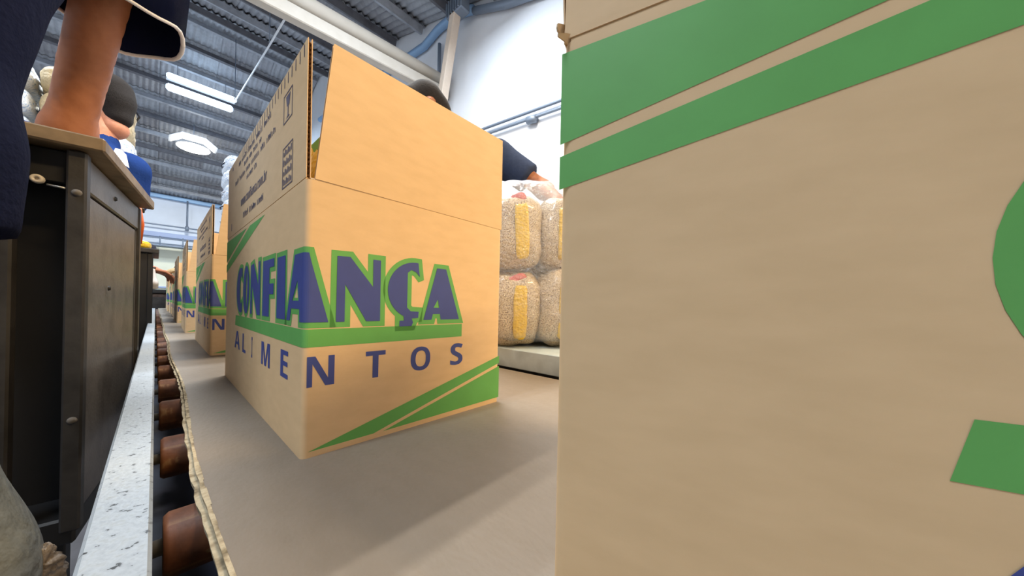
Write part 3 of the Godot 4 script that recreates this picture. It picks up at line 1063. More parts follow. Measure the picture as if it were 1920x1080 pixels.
	box(st, Vector3(-4.46, -0.31 - 0.2, 0.02), Vector3(8.9, 0.15, 0.12), 0.01, bb)
	obj("lower_chord", st, M.beam, beam)
	for i in 10:
		st = S(true)
		tube(st, [Vector3(-0.5 - i * 0.9, -0.035 - i * 0.063 - 0.15, 0.0), Vector3(-0.5 - i * 0.9, -0.035 - i * 0.063 + 0.1, 0.0)], 0.012, 6)
		obj("tie", st, M.rail_dark, beam)
	var post := thing("wall_post", "cream leaning steel post clamped to the white wall where the beam ends", "post", V(2.76, 3.3, 4.05))
	st = S()
	box(st, Vector3(0, 0.72, 0.19), Vector3(0.12, 1.75, 0.12), 0.012, Basis(Vector3.RIGHT, 0.24))
	obj("shaft", st, M.post, post)
	st = S()
	box(st, Vector3(0.02, 1.62, 0.42), Vector3(0.16, 0.2, 0.34), 0.015)
	obj("cap_block", st, M.conduit, post)
	for i in 6:
		st = S()
		box(st, Vector3(-0.07, 1.62, 0.29 + i * 0.052), Vector3(0.03, 0.18, 0.012))
		obj("cap_fin", st, M.conduit, post)
	st = S()
	box(st, Vector3(0.0, -0.1, -0.01), Vector3(0.12, 0.26, 0.03), 0.005, Basis(Vector3.RIGHT, 0.24))
	obj("bracket", st, M.rail_dark, post)
	var duct := thing("cable_duct", "pale blue cable duct running along the top of the white wall", "duct", V(2.93, 5.0, 4.2))
	st = S(true)
	tube(st, [Vector3(0, 0.72, -5.6), Vector3(0, 0.26, -1.9), Vector3(0, 0.06, -0.5), Vector3(0, 0.12, -0.12), Vector3(0, 0.1, 0.3), Vector3(0, -0.06, 0.72)], 0.06, 10)
	obj("duct_run", st, M.conduit_blue, duct)
	st = S(true)
	tube(st, [Vector3(0.02, -0.1, -0.1), Vector3(0.02, -0.72, -0.1)], 0.028, 8)
	obj("drop_pipe", st, M.conduit, duct)
	st = S()
	box(st, Vector3(0.02, -0.74, -0.1), Vector3(0.08, 0.14, 0.1), 0.01)
	obj("junction_box", st, M.beam, duct)
	st = S(true)
	tube(st, [Vector3(0, -0.1, 0.75), Vector3(0, -0.4, 1.4), Vector3(0, -1.0, 3.2)], 0.05, 8)
	obj("lower_run", st, M.conduit, duct)
	var pair := thing("wall_conduits", "pair of thin grey conduits with a round coupling on the white wall", "conduit", V(2.95, 3.05, 2.0))
	for y: float in [0.0, -0.085]:
		st = S(true)
		tube(st, [Vector3(0, -0.22 + y, 5.9), Vector3(0, -0.1 + y, 2.2), Vector3(0, y, 0), Vector3(0, 0.12 + y, -1.2), Vector3(0, 0.3 + y, -4.0)], 0.018, 8)
		obj("pipe_run", st, M.conduit, pair)
	st = S(true)
	tube(st, [Vector3(0, -0.075, -0.32), Vector3(0, -0.05, -0.45)], 0.045, 10)
	obj("coupling", st, M.conduit, pair)
	var rod := thing("hanging_conduit", "thin white conduit hanging just under the rising roof", "conduit", V(1.2, 5.0, 6.6))
	st = S(true)
	tube(st, [Vector3(0, -0.3, 2.4), Vector3(0, 0, 0), Vector3(0, 0.5, -3.5)], 0.014, 8)
	obj("tube", st, M.fixture, rod)
	st = S(true)
	tube(st, [Vector3(0, 0.5, -3.5), Vector3(0, 2.0, -3.55)], 0.008, 6)
	obj("hanger", st, M.conduit, rod)
	st = S(true)
	tube(st, [Vector3(0, 0, 0), Vector3(0, 0.95, 0)], 0.008, 6)
	obj("hanger", st, M.conduit, rod)


func sheet_mesh(len: float) -> ArrayMesh:
	var st := S(true)
	var n := 40
	for i in n:
		var x0 := -0.5 + 1.04 * i / n
		var x1 := -0.5 + 1.04 * (i + 1) / n
		var y0 := 0.02 * sin(TAU * i / 4.0)
		var y1 := 0.02 * sin(TAU * (i + 1) / 4.0)
		quad(st, Vector3(x0, y0, -len / 2), Vector3(x1, y1, -len / 2), Vector3(x1, y1, len / 2), Vector3(x0, y0, len / 2), Vector3((x0 + x1) / 2, 1, 0))
	st.generate_normals()
	return st.commit()


func edge_x(f: float) -> float:
	return 0.029 + 0.005 * sin(f * 7.2 + 1.6) * exp(-maxf(f, 0.0) * 0.5)


func conveyor() -> void:
	var o := thing("belt_conveyor", "long belt conveyor with a chipped white side rail and brown rollers", "conveyor", V(0.3, 0, 3.0))
	var near := -1.2
	var far := 7.0
	var z := func(f: float) -> float: return 3.0 - f
	var x := func(r: float) -> float: return r - 0.3
	# belt
	var st := S()
	var ed := S()
	var ed2 := S()
	var n := 82
	rng.seed = 3
	var jit := []
	for i in n * 6 + 1:
		jit.append(rng.randf_range(-0.0006, 0.0006))
	for i in n:
		var f0: float = near + (far - near) * i / n
		var f1: float = near + (far - near) * (i + 1) / n
		var a0: float = x.call(edge_x(f0) + 0.004)
		var a1: float = x.call(edge_x(f1) + 0.004)
		var b: float = x.call(0.58)
		var c := Vector3((a0 + b) / 2, BELT - 0.004, z.call((f0 + f1) / 2))
		quad(st, Vector3(a0, BELT, z.call(f0)), Vector3(b, BELT, z.call(f0)), Vector3(b, BELT, z.call(f1)), Vector3(a1, BELT, z.call(f1)), c)
		quad(st, Vector3(a0, BELT - 0.008, z.call(f0)), Vector3(b, BELT - 0.008, z.call(f0)), Vector3(b, BELT - 0.008, z.call(f1)), Vector3(a1, BELT - 0.008, z.call(f1)), c)
		for k in 6:
			var g0: float = lerpf(f0, f1, k / 6.0)
			var g1: float = lerpf(f0, f1, (k + 1) / 6.0)
			var j0: float = jit[i * 6 + k]
			var j1: float = jit[i * 6 + k + 1]
			for ply in 2:
				var top := BELT + 0.0006 if ply == 0 else BELT - 0.0042
				var bot := BELT - 0.0036 if ply == 0 else BELT - 0.0088
				var w := (0.0022 if ply == 0 else -0.0008) 
				var target: SurfaceTool = ed if ply == 0 else ed2
				var p0 := Vector3(x.call(edge_x(g0)) + w + j0 * (1 + ply), top + j0 * 0.4, z.call(g0))
				var p1 := Vector3(x.call(edge_x(g1)) + w + j1 * (1 + ply), top + j1 * 0.4, z.call(g1))
				var inside := Vector3(0, BELT - 0.02 + 0.012, z.call((g0 + g1) / 2))
				var q0 := Vector3(x.call(edge_x(g0)) + 0.005 - j1, top, z.call(g0))
				var q1 := Vector3(x.call(edge_x(g1)) + 0.005 - j1, top, z.call(g1))
				quad(target, p0, q0, q1, p1, inside + Vector3(0, -0.1, 0))
				quad(target, p0, p1, Vector3(p1.x + 0.0006, bot, p1.z), Vector3(p0.x + 0.0006, bot, p0.z), inside)
				quad(target, Vector3(p0.x + 0.0006, bot, p0.z), Vector3(p1.x + 0.0006, bot, p1.z), Vector3(q1.x, bot, q1.z), Vector3(q0.x, bot, q0.z), inside + Vector3(0, 0.1, 0))
	var belt := obj("belt", st, M.belt, o)
	tag(obj("frayed_edge", ed, M.belt_edge, belt), "cream frayed edge of the upper belt ply")
	tag(obj("frayed_edge", ed2, M.belt_edge, belt), "cream frayed edge of the lower belt ply")
	# side rails: a channel with a flat top
	for s in [[-0.0295, 0.001], [0.584, 0.599]]:
		st = S()
		var mid: float = x.call((s[0] + s[1]) / 2)
		var wd: float = s[1] - s[0]
		box(st, Vector3(mid, BELT - 0.006 - (0.02 if s[0] > 0.5 else 0.0), z.call((near + far) / 2)), Vector3(wd, 0.01, far - near), 0.002)
		var rail := obj("side_rail", st, M.rail, o)
		var web := S()
		box(web, Vector3(mid + wd * 0.28, BELT - 0.07, z.call((near + far) / 2)), Vector3(0.006, 0.118, far - near), 0.001)
		box(web, Vector3(mid - wd * 0.1, BELT - 0.13, z.call((near + far) / 2)), Vector3(wd * 0.8, 0.006, far - near), 0.001)
		obj("web", web, M.rail_dark, rail)
	# rollers
	var prof := [Vector2(0.0, 0.0), Vector2(0.021, 0.0), Vector2(0.0235, 0.003), Vector2(0.0235, 0.562), Vector2(0.021, 0.565), Vector2(0.0, 0.565)]
	var rm := S(true)
	lathe(rm, prof, 20, Transform3D(Basis(Vector3.BACK, -PI / 2), Vector3.ZERO))
	rm.generate_normals()
	var roller_mesh := rm.commit()
	var shaft := S(true)
	tube(shaft, [Vector3(-0.012, 0, 0), Vector3(0.575, 0, 0)], 0.006, 8)
	shaft.generate_normals()
	var shaft_mesh := shaft.commit()
	var f := -1.04
	while f < 6.9:
		var r := put("roller", roller_mesh, M.roller, o, Transform3D(Basis(Vector3.RIGHT, rng.randf() * TAU), Vector3(x.call(0.0065), BELT - 0.0325, z.call(f))))
		put("shaft", shaft_mesh, M.shaft, r)
		f += 0.2
	st = S()
	box(st, Vector3(-0.015, BELT - 0.16, z.call((near + far) / 2)), Vector3(0.6, 0.01, far - near), 0.002)
	obj("bed_pan", st, M.bed, o)
	for lf: float in [-0.9, 1.9, 4.3, 6.7]:
		for lr: float in [0.02, 0.57]:
			st = S()
			box(st, Vector3(x.call(lr), (BELT - 0.165) / 2, z.call(lf)), Vector3(0.05, BELT - 0.165, 0.05), 0.004)
			obj("leg", st, M.rail_dark, o)
	var end := thing("drive_housing", "dark brown drive housing standing across the far end of the belt", "machine", V(0.3, 0, 7.5))
	st = S()
	box(st, Vector3(0, 0.42, 0), Vector3(1.0, 0.84, 0.5), 0.02)
	obj("casing", st, M.brown_dark, end)
	st = S()
	box(st, Vector3(0, 0.87, 0.0), Vector3(1.04, 0.06, 0.54), 0.01)
	obj("lid", st, M.black, end)
	for i in 3:
		st = S()
		box(st, Vector3(-0.3 + i * 0.3, 0.68, 0.255), Vector3(0.24, 0.2, 0.012), 0.004)
		obj("hatch", st, M.steel_dark, end)


func bench() -> void:
	var o := thing("side_bench", "pale blue-grey sheet-metal bench along the right side of the belt", "bench", V(0.784, 0, 1.3))
	var y := 0.667
	var len := 4.2
	var st := S()
	box(st, Vector3(0.0, y - 0.003, 0), Vector3(0.36, 0.006, len), 0.002)
	obj("bench_top", st, M.bench, o)
	st = S()
	box(st, Vector3(-0.178, y - 0.024, 0), Vector3(0.006, 0.047, len), 0.0015)
	obj("front_lip", st, M.bench, o)
	st = S()
	box(st, Vector3(0.178, y - 0.024, 0), Vector3(0.006, 0.047, len), 0.0015)
	obj("rear_lip", st, M.bench, o)
	st = S()
	box(st, Vector3(-0.15, y - 0.055, 0), Vector3(0.03, 0.03, len - 0.1), 0.002)
	obj("under_rail", st, M.black, o)
	for lz: float in [-1.9, -0.6, 0.7, 1.9]:
		for lx: float in [-0.06, 0.15]:
			st = S()
			box(st, Vector3(lx, (y - 0.006) / 2, lz), Vector3(0.04, y - 0.006, 0.04), 0.003)
			obj("leg", st, M.steel_dark, o)


func cartons() -> void:
	proto = make_carton()
	var g := "cartons in a row along the belt"
	var cr := 0.098 + W / 2
	var labels := ["open carton whole in view on the belt, blue and green lettering round its corner", "open carton second along the belt, just behind the whole one", "open carton third along the belt, its corner letter N small and clear", "open carton fourth along the belt, mostly hidden by the third", "open carton fifth along the belt, a thin strip of cardboard showing", "open carton sixth along the belt, a sliver between its neighbours", "open carton seventh along the belt, next to the last", "farthest open carton at the end of the belt beside the drive housing"]
	rng.seed = 11
	for i in 8:
		var o: Node3D = proto
		if i:
			o = proto.duplicate()
			o.name = numbered("carton")
			add_child(o)
		o.position = V(cr + (rng.randf_range(-0.008, 0.008) if i else 0.0), BELT, 0.364 + L / 2 + 0.846 * i)
		o.rotation.y = rng.randf_range(-0.015, 0.015) if i else 0.0
		tag(o, labels[i], "box", g)
	# the carton that passes close by: its far top corner at (0.124, 0.083), its long side turned
	var near: Node3D = proto.duplicate()
	near.name = numbered("carton")
	add_child(near)
	var a := deg_to_rad(13.0)
	var back := Vector3(sin(a), 0, cos(a))   # along the long side towards the viewer's back
	var across := Vector3(cos(a), 0, -sin(a))
	var corner := V(0.124, BELT, 0.083)
	near.position = corner + back * L / 2 + across * W / 2
	near.rotation.y = a
	tag(near, "closest carton, filling the right half of the view, green stripes across its top", "box", g)
	for q in [[0.006, 0.002, 0.5, 0.002], [0.002, 0.008, 0.2, -0.002]]:
		var torn := S()
		prism(torn, P2([0.004, -0.003, 0.004, 0.003, -0.002, 0.0015, -q[0], 0.0, -q[0] + 0.0005, -0.0012, -0.001, -0.0015]), 0.0012, Transform3D(Basis(Vector3.UP, -0.5) * Basis(Vector3.RIGHT, q[2]), Vector3(-W / 2 + 0.001, H + q[1], -L / 2 + q[3])))
		obj("torn_liner", torn, M.kraft, near)
	# food packets that stick out of the whole carton
	var pk := [[-0.095, 0.2, 0.18, M.yellow, "yellow food packet standing in the whole carton, seen through the gap between its flaps"], [0.0, 0.18, 0.12, M.sack, "white food packet inside the whole carton"]]
	for q in pk:
		var t := thing("food_packet", q[4], "packet", V(cr + q[0], BELT + 0.006, 0.364 + L / 2 - q[1] + 0.0))
		var hgt := 0.335 if q[3] == M.yellow else 0.22
		put("pouch", pillow(Vector3(0.07, hgt, 0.09), 5.0, 0.08, 30.0, 3), q[3], t, Transform3D(Basis(), Vector3(0, hgt / 2, 0)))
		var band := S()
		box(band, Vector3(0, hgt - 0.008, 0), Vector3(0.05, 0.02, 0.07), 0.004)
		obj("sealed_top", band, M.green if q[3] == M.yellow else M.blue, t)


func desk(label: String, corner: Vector3, dir: Vector3, len: float, wide: float, dark: bool) -> Node3D:
	# corner: near right corner of the top; dir: along the belt; local x to the right, -z along dir
	var turn := atan2(-dir.x, -dir.z)
	var o := thing("packing_table", label, "table", Vector3(corner.x, 0, corner.z), turn)
	var top := corner.y
	var st := S()
	box(st, Vector3(-wide / 2, top - 0.013, -len / 2), Vector3(wide, 0.026, len), 0.003)
	obj("table_top", st, M.steel_dark if dark else M.desk_top, o)
	var x1 := -0.032
	var x0 := -wide + 0.03
	var z0 := -0.03
	var z1 := -len + 0.01
	var low := 0.36
	var hi := top - 0.028
	var pm: Material = M.black if dark else M.panel
	# side panel with a flange on top, recessed below it
	st = S()
	box(st, Vector3(x1 - 0.006, (hi - 0.07 + low) / 2, (z0 + z1) / 2), Vector3(0.012, hi - 0.07 - low, z0 - z1 - 0.02), 0.003)
	var sp := obj("side_panel", st, pm, o)
	st = S()
	box(st, Vector3(x1 - 0.004, hi - 0.034, (z0 + z1) / 2), Vector3(0.014, 0.066, z0 - z1 - 0.02), 0.003)
	obj("upper_flange", st, pm, o)
	var sm: Material = M.black if dark else M.steel_dark
	for s in [[x1 - 0.004, z0, 0.024], [x1 - 0.004, z1, 0.02], [x0, z0, 0.03], [x0, z1, 0.03], [x1 - 0.095, z0, 0.05]]:
		if dark and s[2] == 0.05:
			continue
		st = S()
		box(st, Vector3(s[0], (hi + low - 0.02) / 2, s[1]), Vector3(s[2], hi - low + 0.02, 0.024), 0.003)
		obj("stile", st, sm, o)
	st = S()
	box(st, Vector3((x0 + x1) / 2, (low + hi) / 2, z1 + 0.03), Vector3(x1 - x0, hi - low, 0.01))
	obj("back_panel", st, M.black, o)
	st = S()
	box(st, Vector3(x0, (low + hi) / 2, (z0 + z1) / 2), Vector3(0.01, hi - low, z0 - z1))
	obj("far_panel", st, M.black, o)
	st = S()
	box(st, Vector3((x0 + x1) / 2, low - 0.02, (z0 + z1) / 2 + 0.004), Vector3(x1 - x0 + 0.004, 0.05, z0 - z1 + 0.006), 0.004)
	obj("base_tray", st, M.black, o)
	for fx: float in [x0 + 0.06, x1 - 0.12]:
		for fz: float in [z0 - 0.16, z1 + 0.06]:
			st = S()
			box(st, Vector3(fx, 0.17, fz), Vector3(0.04, 0.34, 0.04), 0.003)
			obj("foot", st, M.black, o)
	if dark:
		st = S()
		box(st, Vector3((x0 + x1) / 2, (low + hi) / 2, z0 + 0.004), Vector3(x1 - x0, hi - low, 0.008))
		obj("front_panel", st, M.black, o)
		return o
	st = S()
	box(st, Vector3((x0 + x1) / 2, (low + hi) / 2, z0 - 0.1), Vector3(x1 - x0 - 0.03, hi - low, 0.008))
	obj("inner_panel", st, M.black, o)
	st = S()
	box(st, Vector3((x0 + x1) / 2, hi - 0.03, z0 - 0.02), Vector3(x1 - x0, 0.06, 0.02), 0.002)
	obj("front_rail", st, M.black, o)
	# lock, hook, screws
	st = S(true)
	lathe(st, [Vector2(0.0, 0.003), Vector2(0.0025, 0.003), Vector2(0.003, 0.008), Vector2(0.0065, 0.008), Vector2(0.008, 0.005), Vector2(0.008, 0.0)], 16, Transform3D(Basis(Vector3.RIGHT, PI / 2), Vector3(x1 - 0.048, hi - 0.062, z0 - 0.0)))
	tag(obj("lock", st, M.beam, o), "round pale lock in the dark opening")
	st = S(true)
	tube(st, [Vector3(x1 - 0.037, hi - 0.07, z0 + 0.005), Vector3(x1 - 0.016, hi - 0.073, z0 + 0.013)], 0.002, 8)
	obj("latch_pin", st, M.shaft, o)
	for s in [[hi - 0.078, 0.0], [hi - 0.5, 0.0]]:
		st = S(true)
		lathe(st, [Vector2(0.0, 0.005), Vector2(0.004, 0.0045), Vector2(0.0062, 0.002), Vector2(0.0065, 0.0)], 12, Transform3D(Basis(Vector3.RIGHT, PI / 2), Vector3(x1 - 0.003, s[0], z0 + 0.012)))
		obj("screw", st, M.rail_dark, o)
	for s in [[-0.24, hi - 0.036], [-0.2, hi - 0.25]]:
		st = S(true)
		lathe(st, [Vector2(0.0, 0.004), Vector2(0.004, 0.0035), Vector2(0.006, 0.0)], 10, Transform3D(Basis(Vector3.BACK, -PI / 2), Vector3(x1 + 0.003, s[1], s[0])))
		obj("screw", st, M.black, o)
	return o


func desks() -> void:
	var d := V(-0.006, 0, 1.492) - V(-0.067, 0, 0.976)
	desk("grey metal packing table with an open dark cabinet under the worker's arm", V(-0.067, 1.075, 0.976), d, d.length(), 0.42, false)
	desk("black packing table farther along the belt, with yellow packets on top", V(0.012, 1.075, 2.93), V(0.0, 0, 0.42), 0.42, 0.5, true)
	var t := thing("orange_strap", "short orange strap hanging at the far end of the grey table", "strap", V(-0.036, 0.965, 1.53))
	var st := S(true)
	tube(st, [Vector3(0, 0.09, 0), Vector3(0.003, 0.04, 0.004), Vector3(0.0, -0.02, 0)], [0.004, 0.0075, 0.006], 10)
	obj("strap", st, M.orange, t)
	st = S()
	box(st, Vector3(0, 0.085, -0.006), Vector3(0.02, 0.014, 0.01), 0.002)
	obj("buckle", st, M.black, t)
	t = thing("snack_bag", "yellow and white packet lying on the black table", "packet", V(-0.11, 1.0755, 3.1))
	put("pouch", pillow(Vector3(0.17, 0.06, 0.2), 3.0, 0.1, 14.0, 8, 10), M.yellow, t, Transform3D(Basis(), Vector3(0, 0.03, 0)))
	t = thing("dark_bag", "small dark bag on the corner of the black table", "bag", V(-0.05, 1.0755, 3.24))
	put("pouch", pillow(Vector3(0.1, 0.06, 0.12), 3.0, 0.1, 14.0, 9, 10), M.strap, t, Transform3D(Basis(), Vector3(0, 0.03, 0)))
	t = thing("hanging_rag", "whitish rag hanging on the belt side of the black table", "rag", V(-0.012, 0.9, 2.99))
	var rb := S(true)
	nets(rb, [[Vector3(0.0, 0.05, 0), Vector3(0.004, -0.03, 0.01), 0.01, 0.016], [Vector3(0.004, -0.03, 0.01), Vector3(0.006, -0.065, -0.01), 0.016, 0.02, true]], 0.008, 0.02)
	obj("cloth", rb, M.trim_cloth, t)
	st = S(true)
	tube(st, [Vector3(-0.02, 0.06, 0), Vector3(0.012, 0.062, 0)], 0.005, 8)
	obj("hook", st, M.black, t)


func people() -> void:
	# the worker at the near table: chest at the left edge, one bare arm on the table
	var j := {"head": V(-0.16, 1.74, 0.86), "neck": V(-0.19, 1.55, 0.8), "arm": Vector3(0.78, 0, 0), "chest": V(-0.285, 1.27, 0.715), "pelvis": V(-0.25, 0.95, 0.735), "sh_r": V(-0.05, 1.5, 0.95), "el_r": V(-0.126, 1.116, 1.14), "wr_r": V(-0.142, 1.106, 1.4), "sh_l": V(-0.42, 1.46, 0.66), "el_l": V(-0.56, 1.18, 0.8), "wr_l": V(-0.42, 1.115, 1.02), "hip_l": V(-0.44, 0.92, 0.72), "hip_r": V(-0.31, 0.92, 0.75), "kn_l": V(-0.66, 0.48, 0.76), "kn_r": V(-0.52, 0.48, 0.8), "an_l": V(-0.68, 0.08, 0.7), "an_r": V(-0.54, 0.08, 0.74)}
	var a := person("person in a navy shirt at the left edge, bare forearm resting on the grey table", j, Basis(Vector3.UP, 0.35) * Basis(Vector3.RIGHT, -0.35), M.skin_brown, M.navy, 0.013, 0.2)
	# the loose sleeve, open at the hem, with white piping
	var off := -a.position
	var hem := V(-0.068, 1.315, 1.0) + off
	var sl := S(true)
	var rim := S(true)
	var n := 36
	var rings := []
	for q in [[V(-0.04, 1.6, 0.9) + off, 0.085, 0.085], [V(-0.052, 1.47, 0.95) + off, 0.096, 0.092], [hem, 0.102, 0.092]]:
		for inner: float in [0.0, 0.004]:
			var ring := []
			for k in n:
				var t := TAU * k / n
				ring.append(q[0] + Vector3(cos(t) * (q[1] - inner), 0.012 * sin(t * 2.0 + 0.6) + 0.006 * sin(t * 5.0), sin(t) * (q[2] - inner)))
			rings.append(ring)
	for k in n:
		var k2 := (k + 1) % n
		for i in 2:
			for s in 2:
				var r0: Array = rings[i * 2 + s]
				var r1: Array = rings[i * 2 + 2 + s]
				var mid: Vector3 = (rings[i * 2][k] + rings[i * 2 + 1][k] + r1[k2] + r1[k2]) / 4.0
				var cen: Vector3 = hem if s == 0 else mid + (mid - hem) * 3.0
				quad(sl, r0[k], r0[k2], r1[k2], r1[k], Vector3(cen.x, mid.y, cen.z))
		quad(sl, rings[4][k], rings[4][k2], rings[5][k2], rings[5][k], hem + Vector3(0, 0.1, 0))
	obj("sleeve", sl, M.navy, a)
	var loop := []
	for k in n + 1:
		loop.append((rings[4][k % n] + rings[5][k % n]) / 2.0 + Vector3(0, 0.002, 0))
	tube(rim, loop, 0.0036, 8, false)
	tag(obj("sleeve_piping", rim, M.trim_cloth, a), "white piping round the sleeve hem")

	# second worker on the left, seen from behind
	j = {"head": V(-0.19, 1.76, 2.62), "neck": V(-0.2, 1.58, 2.6), "chest": V(-0.24, 1.33, 2.55), "pelvis": V(-0.36, 0.95, 2.4), "sh_r": V(-0.1, 1.42, 2.52), "el_r": V(-0.1, 1.18, 2.66), "wr_r": V(-0.2, 1.1, 2.78), "sh_l": V(-0.42, 1.48, 2.6), "el_l": V(-0.5, 1.22, 2.7), "wr_l": V(-0.42, 1.12, 2.8), "hip_l": V(-0.45, 0.92, 2.42), "hip_r": V(-0.28, 0.92, 2.38), "kn_l": V(-0.46, 0.5, 2.46), "kn_r": V(-0.3, 0.5, 2.44), "an_l": V(-0.46, 0.08, 2.42), "an_r": V(-0.3, 0.08, 2.4)}
	var b := person("person with short dark hair in a blue shirt seen from behind, beyond the grey table", j, Basis(Vector3.UP, 0.95) * Basis(Vector3.RIGHT, -0.25), M.skin_light, M.navy_blue)
	off = -b.position
	var pr := S()
	var at := V(-0.145, 1.44, 2.395) + off
	var yb := Basis(Vector3.UP, 0.25)
	for piece in [P2([-0.06, 0.05, -0.03, 0.055, -0.01, 0.02, -0.03, 0.0, -0.05, 0.02]), P2([0.0, 0.0, 0.012, 0.04, 0.03, 0.042, 0.045, 0.02, 0.05, -0.05, 0.02, -0.03])]:
		prism(pr, piece, 0.002, Transform3D(yb * Basis(Vector3.RIGHT, -0.35), at))
	tag(obj("back_print", pr, M.trim_cloth, b), "white print on the back of the blue shirt")

	# worker beyond the bench, behind the bean bale
	j = {"head": V(0.85, 1.675, 1.325), "neck": V(0.93, 1.57, 1.32), "chest": V(1.04, 1.33, 1.3), "pelvis": V(1.22, 0.95, 1.32), "sh_l": V(1.1, 1.5, 1.1), "el_l": V(1.235, 1.33, 0.91), "wr_l": V(1.06, 1.2, 0.72), "sh_r": V(0.98, 1.47, 1.5), "el_r": V(0.92, 1.2, 1.6), "wr_r": V(0.8, 1.0, 1.45), "hip_l": V(1.23, 0.92, 1.23), "hip_r": V(1.23, 0.92, 1.41), "kn_l": V(1.18, 0.5, 1.22), "kn_r": V(1.18, 0.5, 1.42), "an_l": V(1.24, 0.08, 1.2), "an_r": V(1.24, 0.08, 1.44)}
	person("person in a dark slate shirt leaning over the bench behind the bean bale", j, Basis(Vector3.UP, PI / 2 - 0.3) * Basis(Vector3.RIGHT, -0.85), M.skin_brown, M.slate)

	# far worker, only an arm reaching past the black table
	j = {"head": V(-0.42, 1.58, 3.68), "neck": V(-0.44, 1.42, 3.68), "chest": V(-0.48, 1.2, 3.68), "pelvis": V(-0.56, 0.85, 3.68), "sh_r": V(-0.34, 1.3, 3.52), "el_r": V(-0.2, 1.06, 3.42), "wr_r": V(-0.02, 0.985, 3.5), "sh_l": V(-0.42, 1.3, 3.84), "el_l": V(-0.3, 1.06, 3.86), "wr_l": V(-0.2, 0.95, 3.72), "hip_l": V(-0.57, 0.83, 3.77), "hip_r": V(-0.57, 0.83, 3.59), "kn_l": V(-0.54, 0.46, 3.77), "kn_r": V(-0.54, 0.46, 3.59), "an_l": V(-0.57, 0.08, 3.77), "an_r": V(-0.57, 0.08, 3.59)}
	person("person mostly hidden behind the black table, one bare arm reaching over the belt", j, Basis(Vector3.UP, -PI / 2), M.skin_light, M.navy, 0.018)
	var t := thing("cream_packet", "small cream packet held in the far hand over the belt", "packet", V(0.09, 0.955, 3.51))
	put("pouch", pillow(Vector3(0.12, 0.035, 0.07), 3.0, 0.1, 20.0, 12, 8), M.tan_sack, t, Transform3D(Basis(Vector3.BACK, 0.5), Vector3(0, 0.03, 0)))
	var sl2 := S()
	box(sl2, Vector3(0.058, 0.062, 0), Vector3(0.012, 0.03, 0.06), 0.002, Basis(Vector3.BACK, 0.5))
	obj("sealed_end", sl2, M.trim_cloth, t)


func bale_stack(where: Vector3, cols: int, layers: int, size: Vector3, label: String, group: String, tan_top: bool, tan_label: String) -> void:
	var pal := thing("pallet", "wooden pallet under " + group, "pallet", where)
	for i in 3:
		var st := S()
		box(st, Vector3(0, 0.05, (i - 1) * size.z * 0.42), Vector3(size.x * cols, 0.1, 0.09), 0.004)
		obj("bearer", st, M.pallet, pal)
	for i in 6:
		var st := S()
		box(st, Vector3((i - 2.5) * size.x * cols / 6.2, 0.11, 0), Vector3(size.x * cols / 8.0, 0.02, size.z), 0.003)
		obj("board", st, M.pallet, pal)
	var kinds := []
	for k in 3:
		kinds.append(pillow(size * Vector3(0.93, 0.97, 0.93), 4.5, 0.06, 9.0, 20 + k, 10))
	for l in layers:
		for c in cols:
			var top := tan_top and l >= layers - 2 and c == cols - 1
			var at := where + Vector3((c - (cols - 1) / 2.0) * size.x + rng.randf_range(-0.008, 0.008), 0.12 + l * size.y, rng.randf_range(-0.02, 0.02))
			var ords := ["topmost", "second from the top", "third from the top", "fourth from the top", "fifth from the top", "sixth from the top", "seventh from the top", "eighth from the top", "sixth from the floor", "fifth from the floor", "fourth from the floor", "third from the floor", "second from the floor", "lowest"]
			var ix := layers - 1 - l
			var which: String = ords[ix] if ix < 8 else ords[ords.size() - 1 - l]
			var o := thing("wrapped_bale", tan_label if top else "white bale %s on the %s side of %s" % [which, "belt" if (c == cols - 1) == tan_top else "outer", group], "bale", at, (rng.randi() % 2) * PI, "" if top else "bales of " + group)
			if top and l == layers - 2:
				tag(o, tan_label.replace("topmost", "lower"))
			put("bale_body", kinds[rng.randi() % 3], M.tan_sack if top else M.sack, o, Transform3D(Basis(Vector3.RIGHT, (rng.randi() % 2) * PI), Vector3(0, size.y / 2, 0)))
			var st := S(true)
			tube(st, [Vector3(-size.x * 0.46, size.y * 0.5, size.z * 0.2), Vector3(-size.x * 0.512, size.y * 0.5, 0), Vector3(-size.x * 0.46, size.y * 0.5, -size.z * 0.2)], 0.008, 6)
			obj("end_seam", st, M.strap if rng.randf() < 0.4 else M.trim_cloth, o)


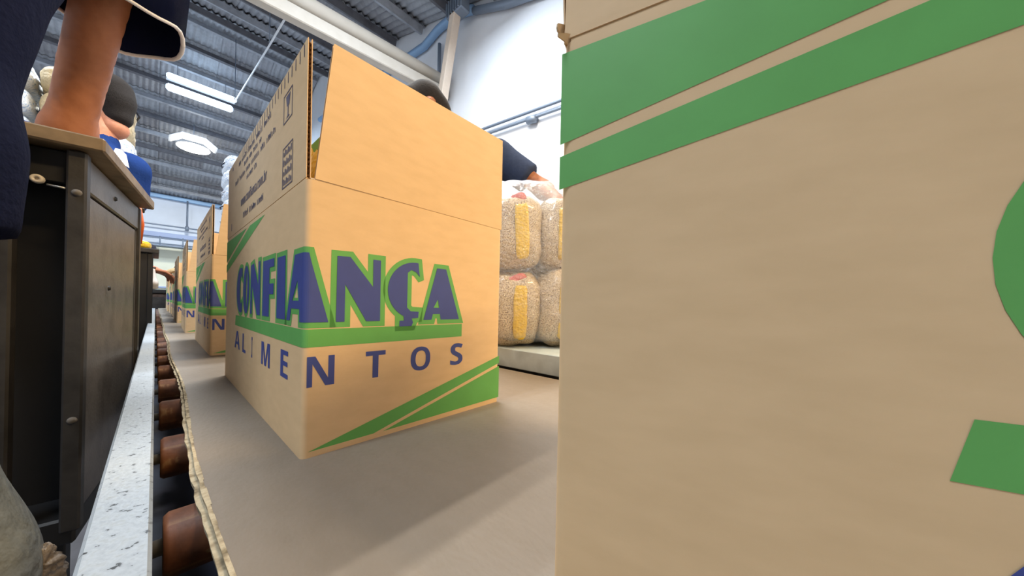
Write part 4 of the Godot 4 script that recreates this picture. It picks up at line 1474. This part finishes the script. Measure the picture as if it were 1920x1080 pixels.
func goods() -> void:
	rng.seed = 21
	bale_stack(V(-0.62, 0, 4.5), 2, 12, Vector3(0.5, 0.2, 0.8), "white printed plastic bale in the tall stack behind the workers on the left", "the stack behind the workers", true, "tan paper bale, topmost in the stack behind the workers")
	bale_stack(V(1.13, 0, 6.4), 2, 13, Vector3(0.5, 0.212, 0.8), "white printed plastic bale in the stack rising behind the row of cartons", "the stack behind the cartons", false, "")
	# grey plastic bag standing by the rail
	var t := thing("plastic_bag", "grey plastic bag tied at its side, standing by the rail at the lower left", "bag", V(-0.215, 0, 0.66))
	var st := S(true)
	nets(st, [[Vector3(0, 0.125, 0), Vector3(0, 0.46, 0.0), 0.125, 0.122], [Vector3(0, 0.46, 0.0), Vector3(-0.015, 0.66, 0.0), 0.122, 0.1]], 0.012, 0.04)
	obj("bag_body", st, M.bag, t)
	tag(put("tied_neck", pillow(Vector3(0.034, 0.06, 0.034), 2.2, 0.7, 55.0, 6, 22), M.bag_tie, t, Transform3D(Basis(Vector3.BACK, 0.3), Vector3(0.124, 0.455, -0.01))), "crumpled tan knot of the bag")
	# bale of bean packs on the bench
	t = thing("bean_bale", "shrink-wrapped bale of bean packs with yellow labels standing on the bench", "bale", V(0.765, 0.668, 0.6), -0.72)
	t.scale.y = 0.93
	var packs := [[-0.07, 0.11, 0.04, 0.16, 0.22, 0.2, 1], [0.07, 0.115, 0.05, 0.16, 0.23, 0.2, 2], [-0.07, 0.335, 0.04, 0.155, 0.23, 0.2, 3], [0.07, 0.335, 0.03, 0.16, 0.22, 0.2, 4], [-0.07, 0.11, -0.12, 0.16, 0.22, 0.16, 5], [0.07, 0.11, -0.12, 0.16, 0.22, 0.16, 6], [-0.07, 0.33, -0.12, 0.16, 0.22, 0.16, 7], [0.07, 0.33, -0.12, 0.16, 0.22, 0.16, 8]]
	for q in packs:
		var pk := put("bean_pack", pillow(Vector3(q[3], q[4], q[5]), 3.4, 0.1, 12.0, q[6], 14), M.beans, t, Transform3D(Basis(Vector3.BACK, rng.randf_range(-0.06, 0.06)), Vector3(q[0], q[1], q[2])))
		if q[6] <= 4:
			put("yellow_label", pillow(Vector3(0.036, q[4] * 0.66, 0.02), 7.0, 0.12, 45.0, q[6] + 40, 8), M.yellow, pk, Transform3D(Basis(), Vector3(0.012 if q[6] % 2 else -0.01, -0.01, q[5] / 2 - 0.006)))
			put("red_mark", pillow(Vector3(0.06, 0.03, 0.016), 3.0, 0.05, 40.0, q[6] + 50, 6), M.pink, pk, Transform3D(Basis(Vector3.BACK, 0.5), Vector3(0.0, q[4] * 0.36, q[5] / 2 - 0.02)))
	put("plastic_wrap", pillow(Vector3(0.325, 0.47, 0.42), 5.0, 0.04, 14.0, 77, 22), M.film, t, Transform3D(Basis(), Vector3(0, 0.246, -0.02)))
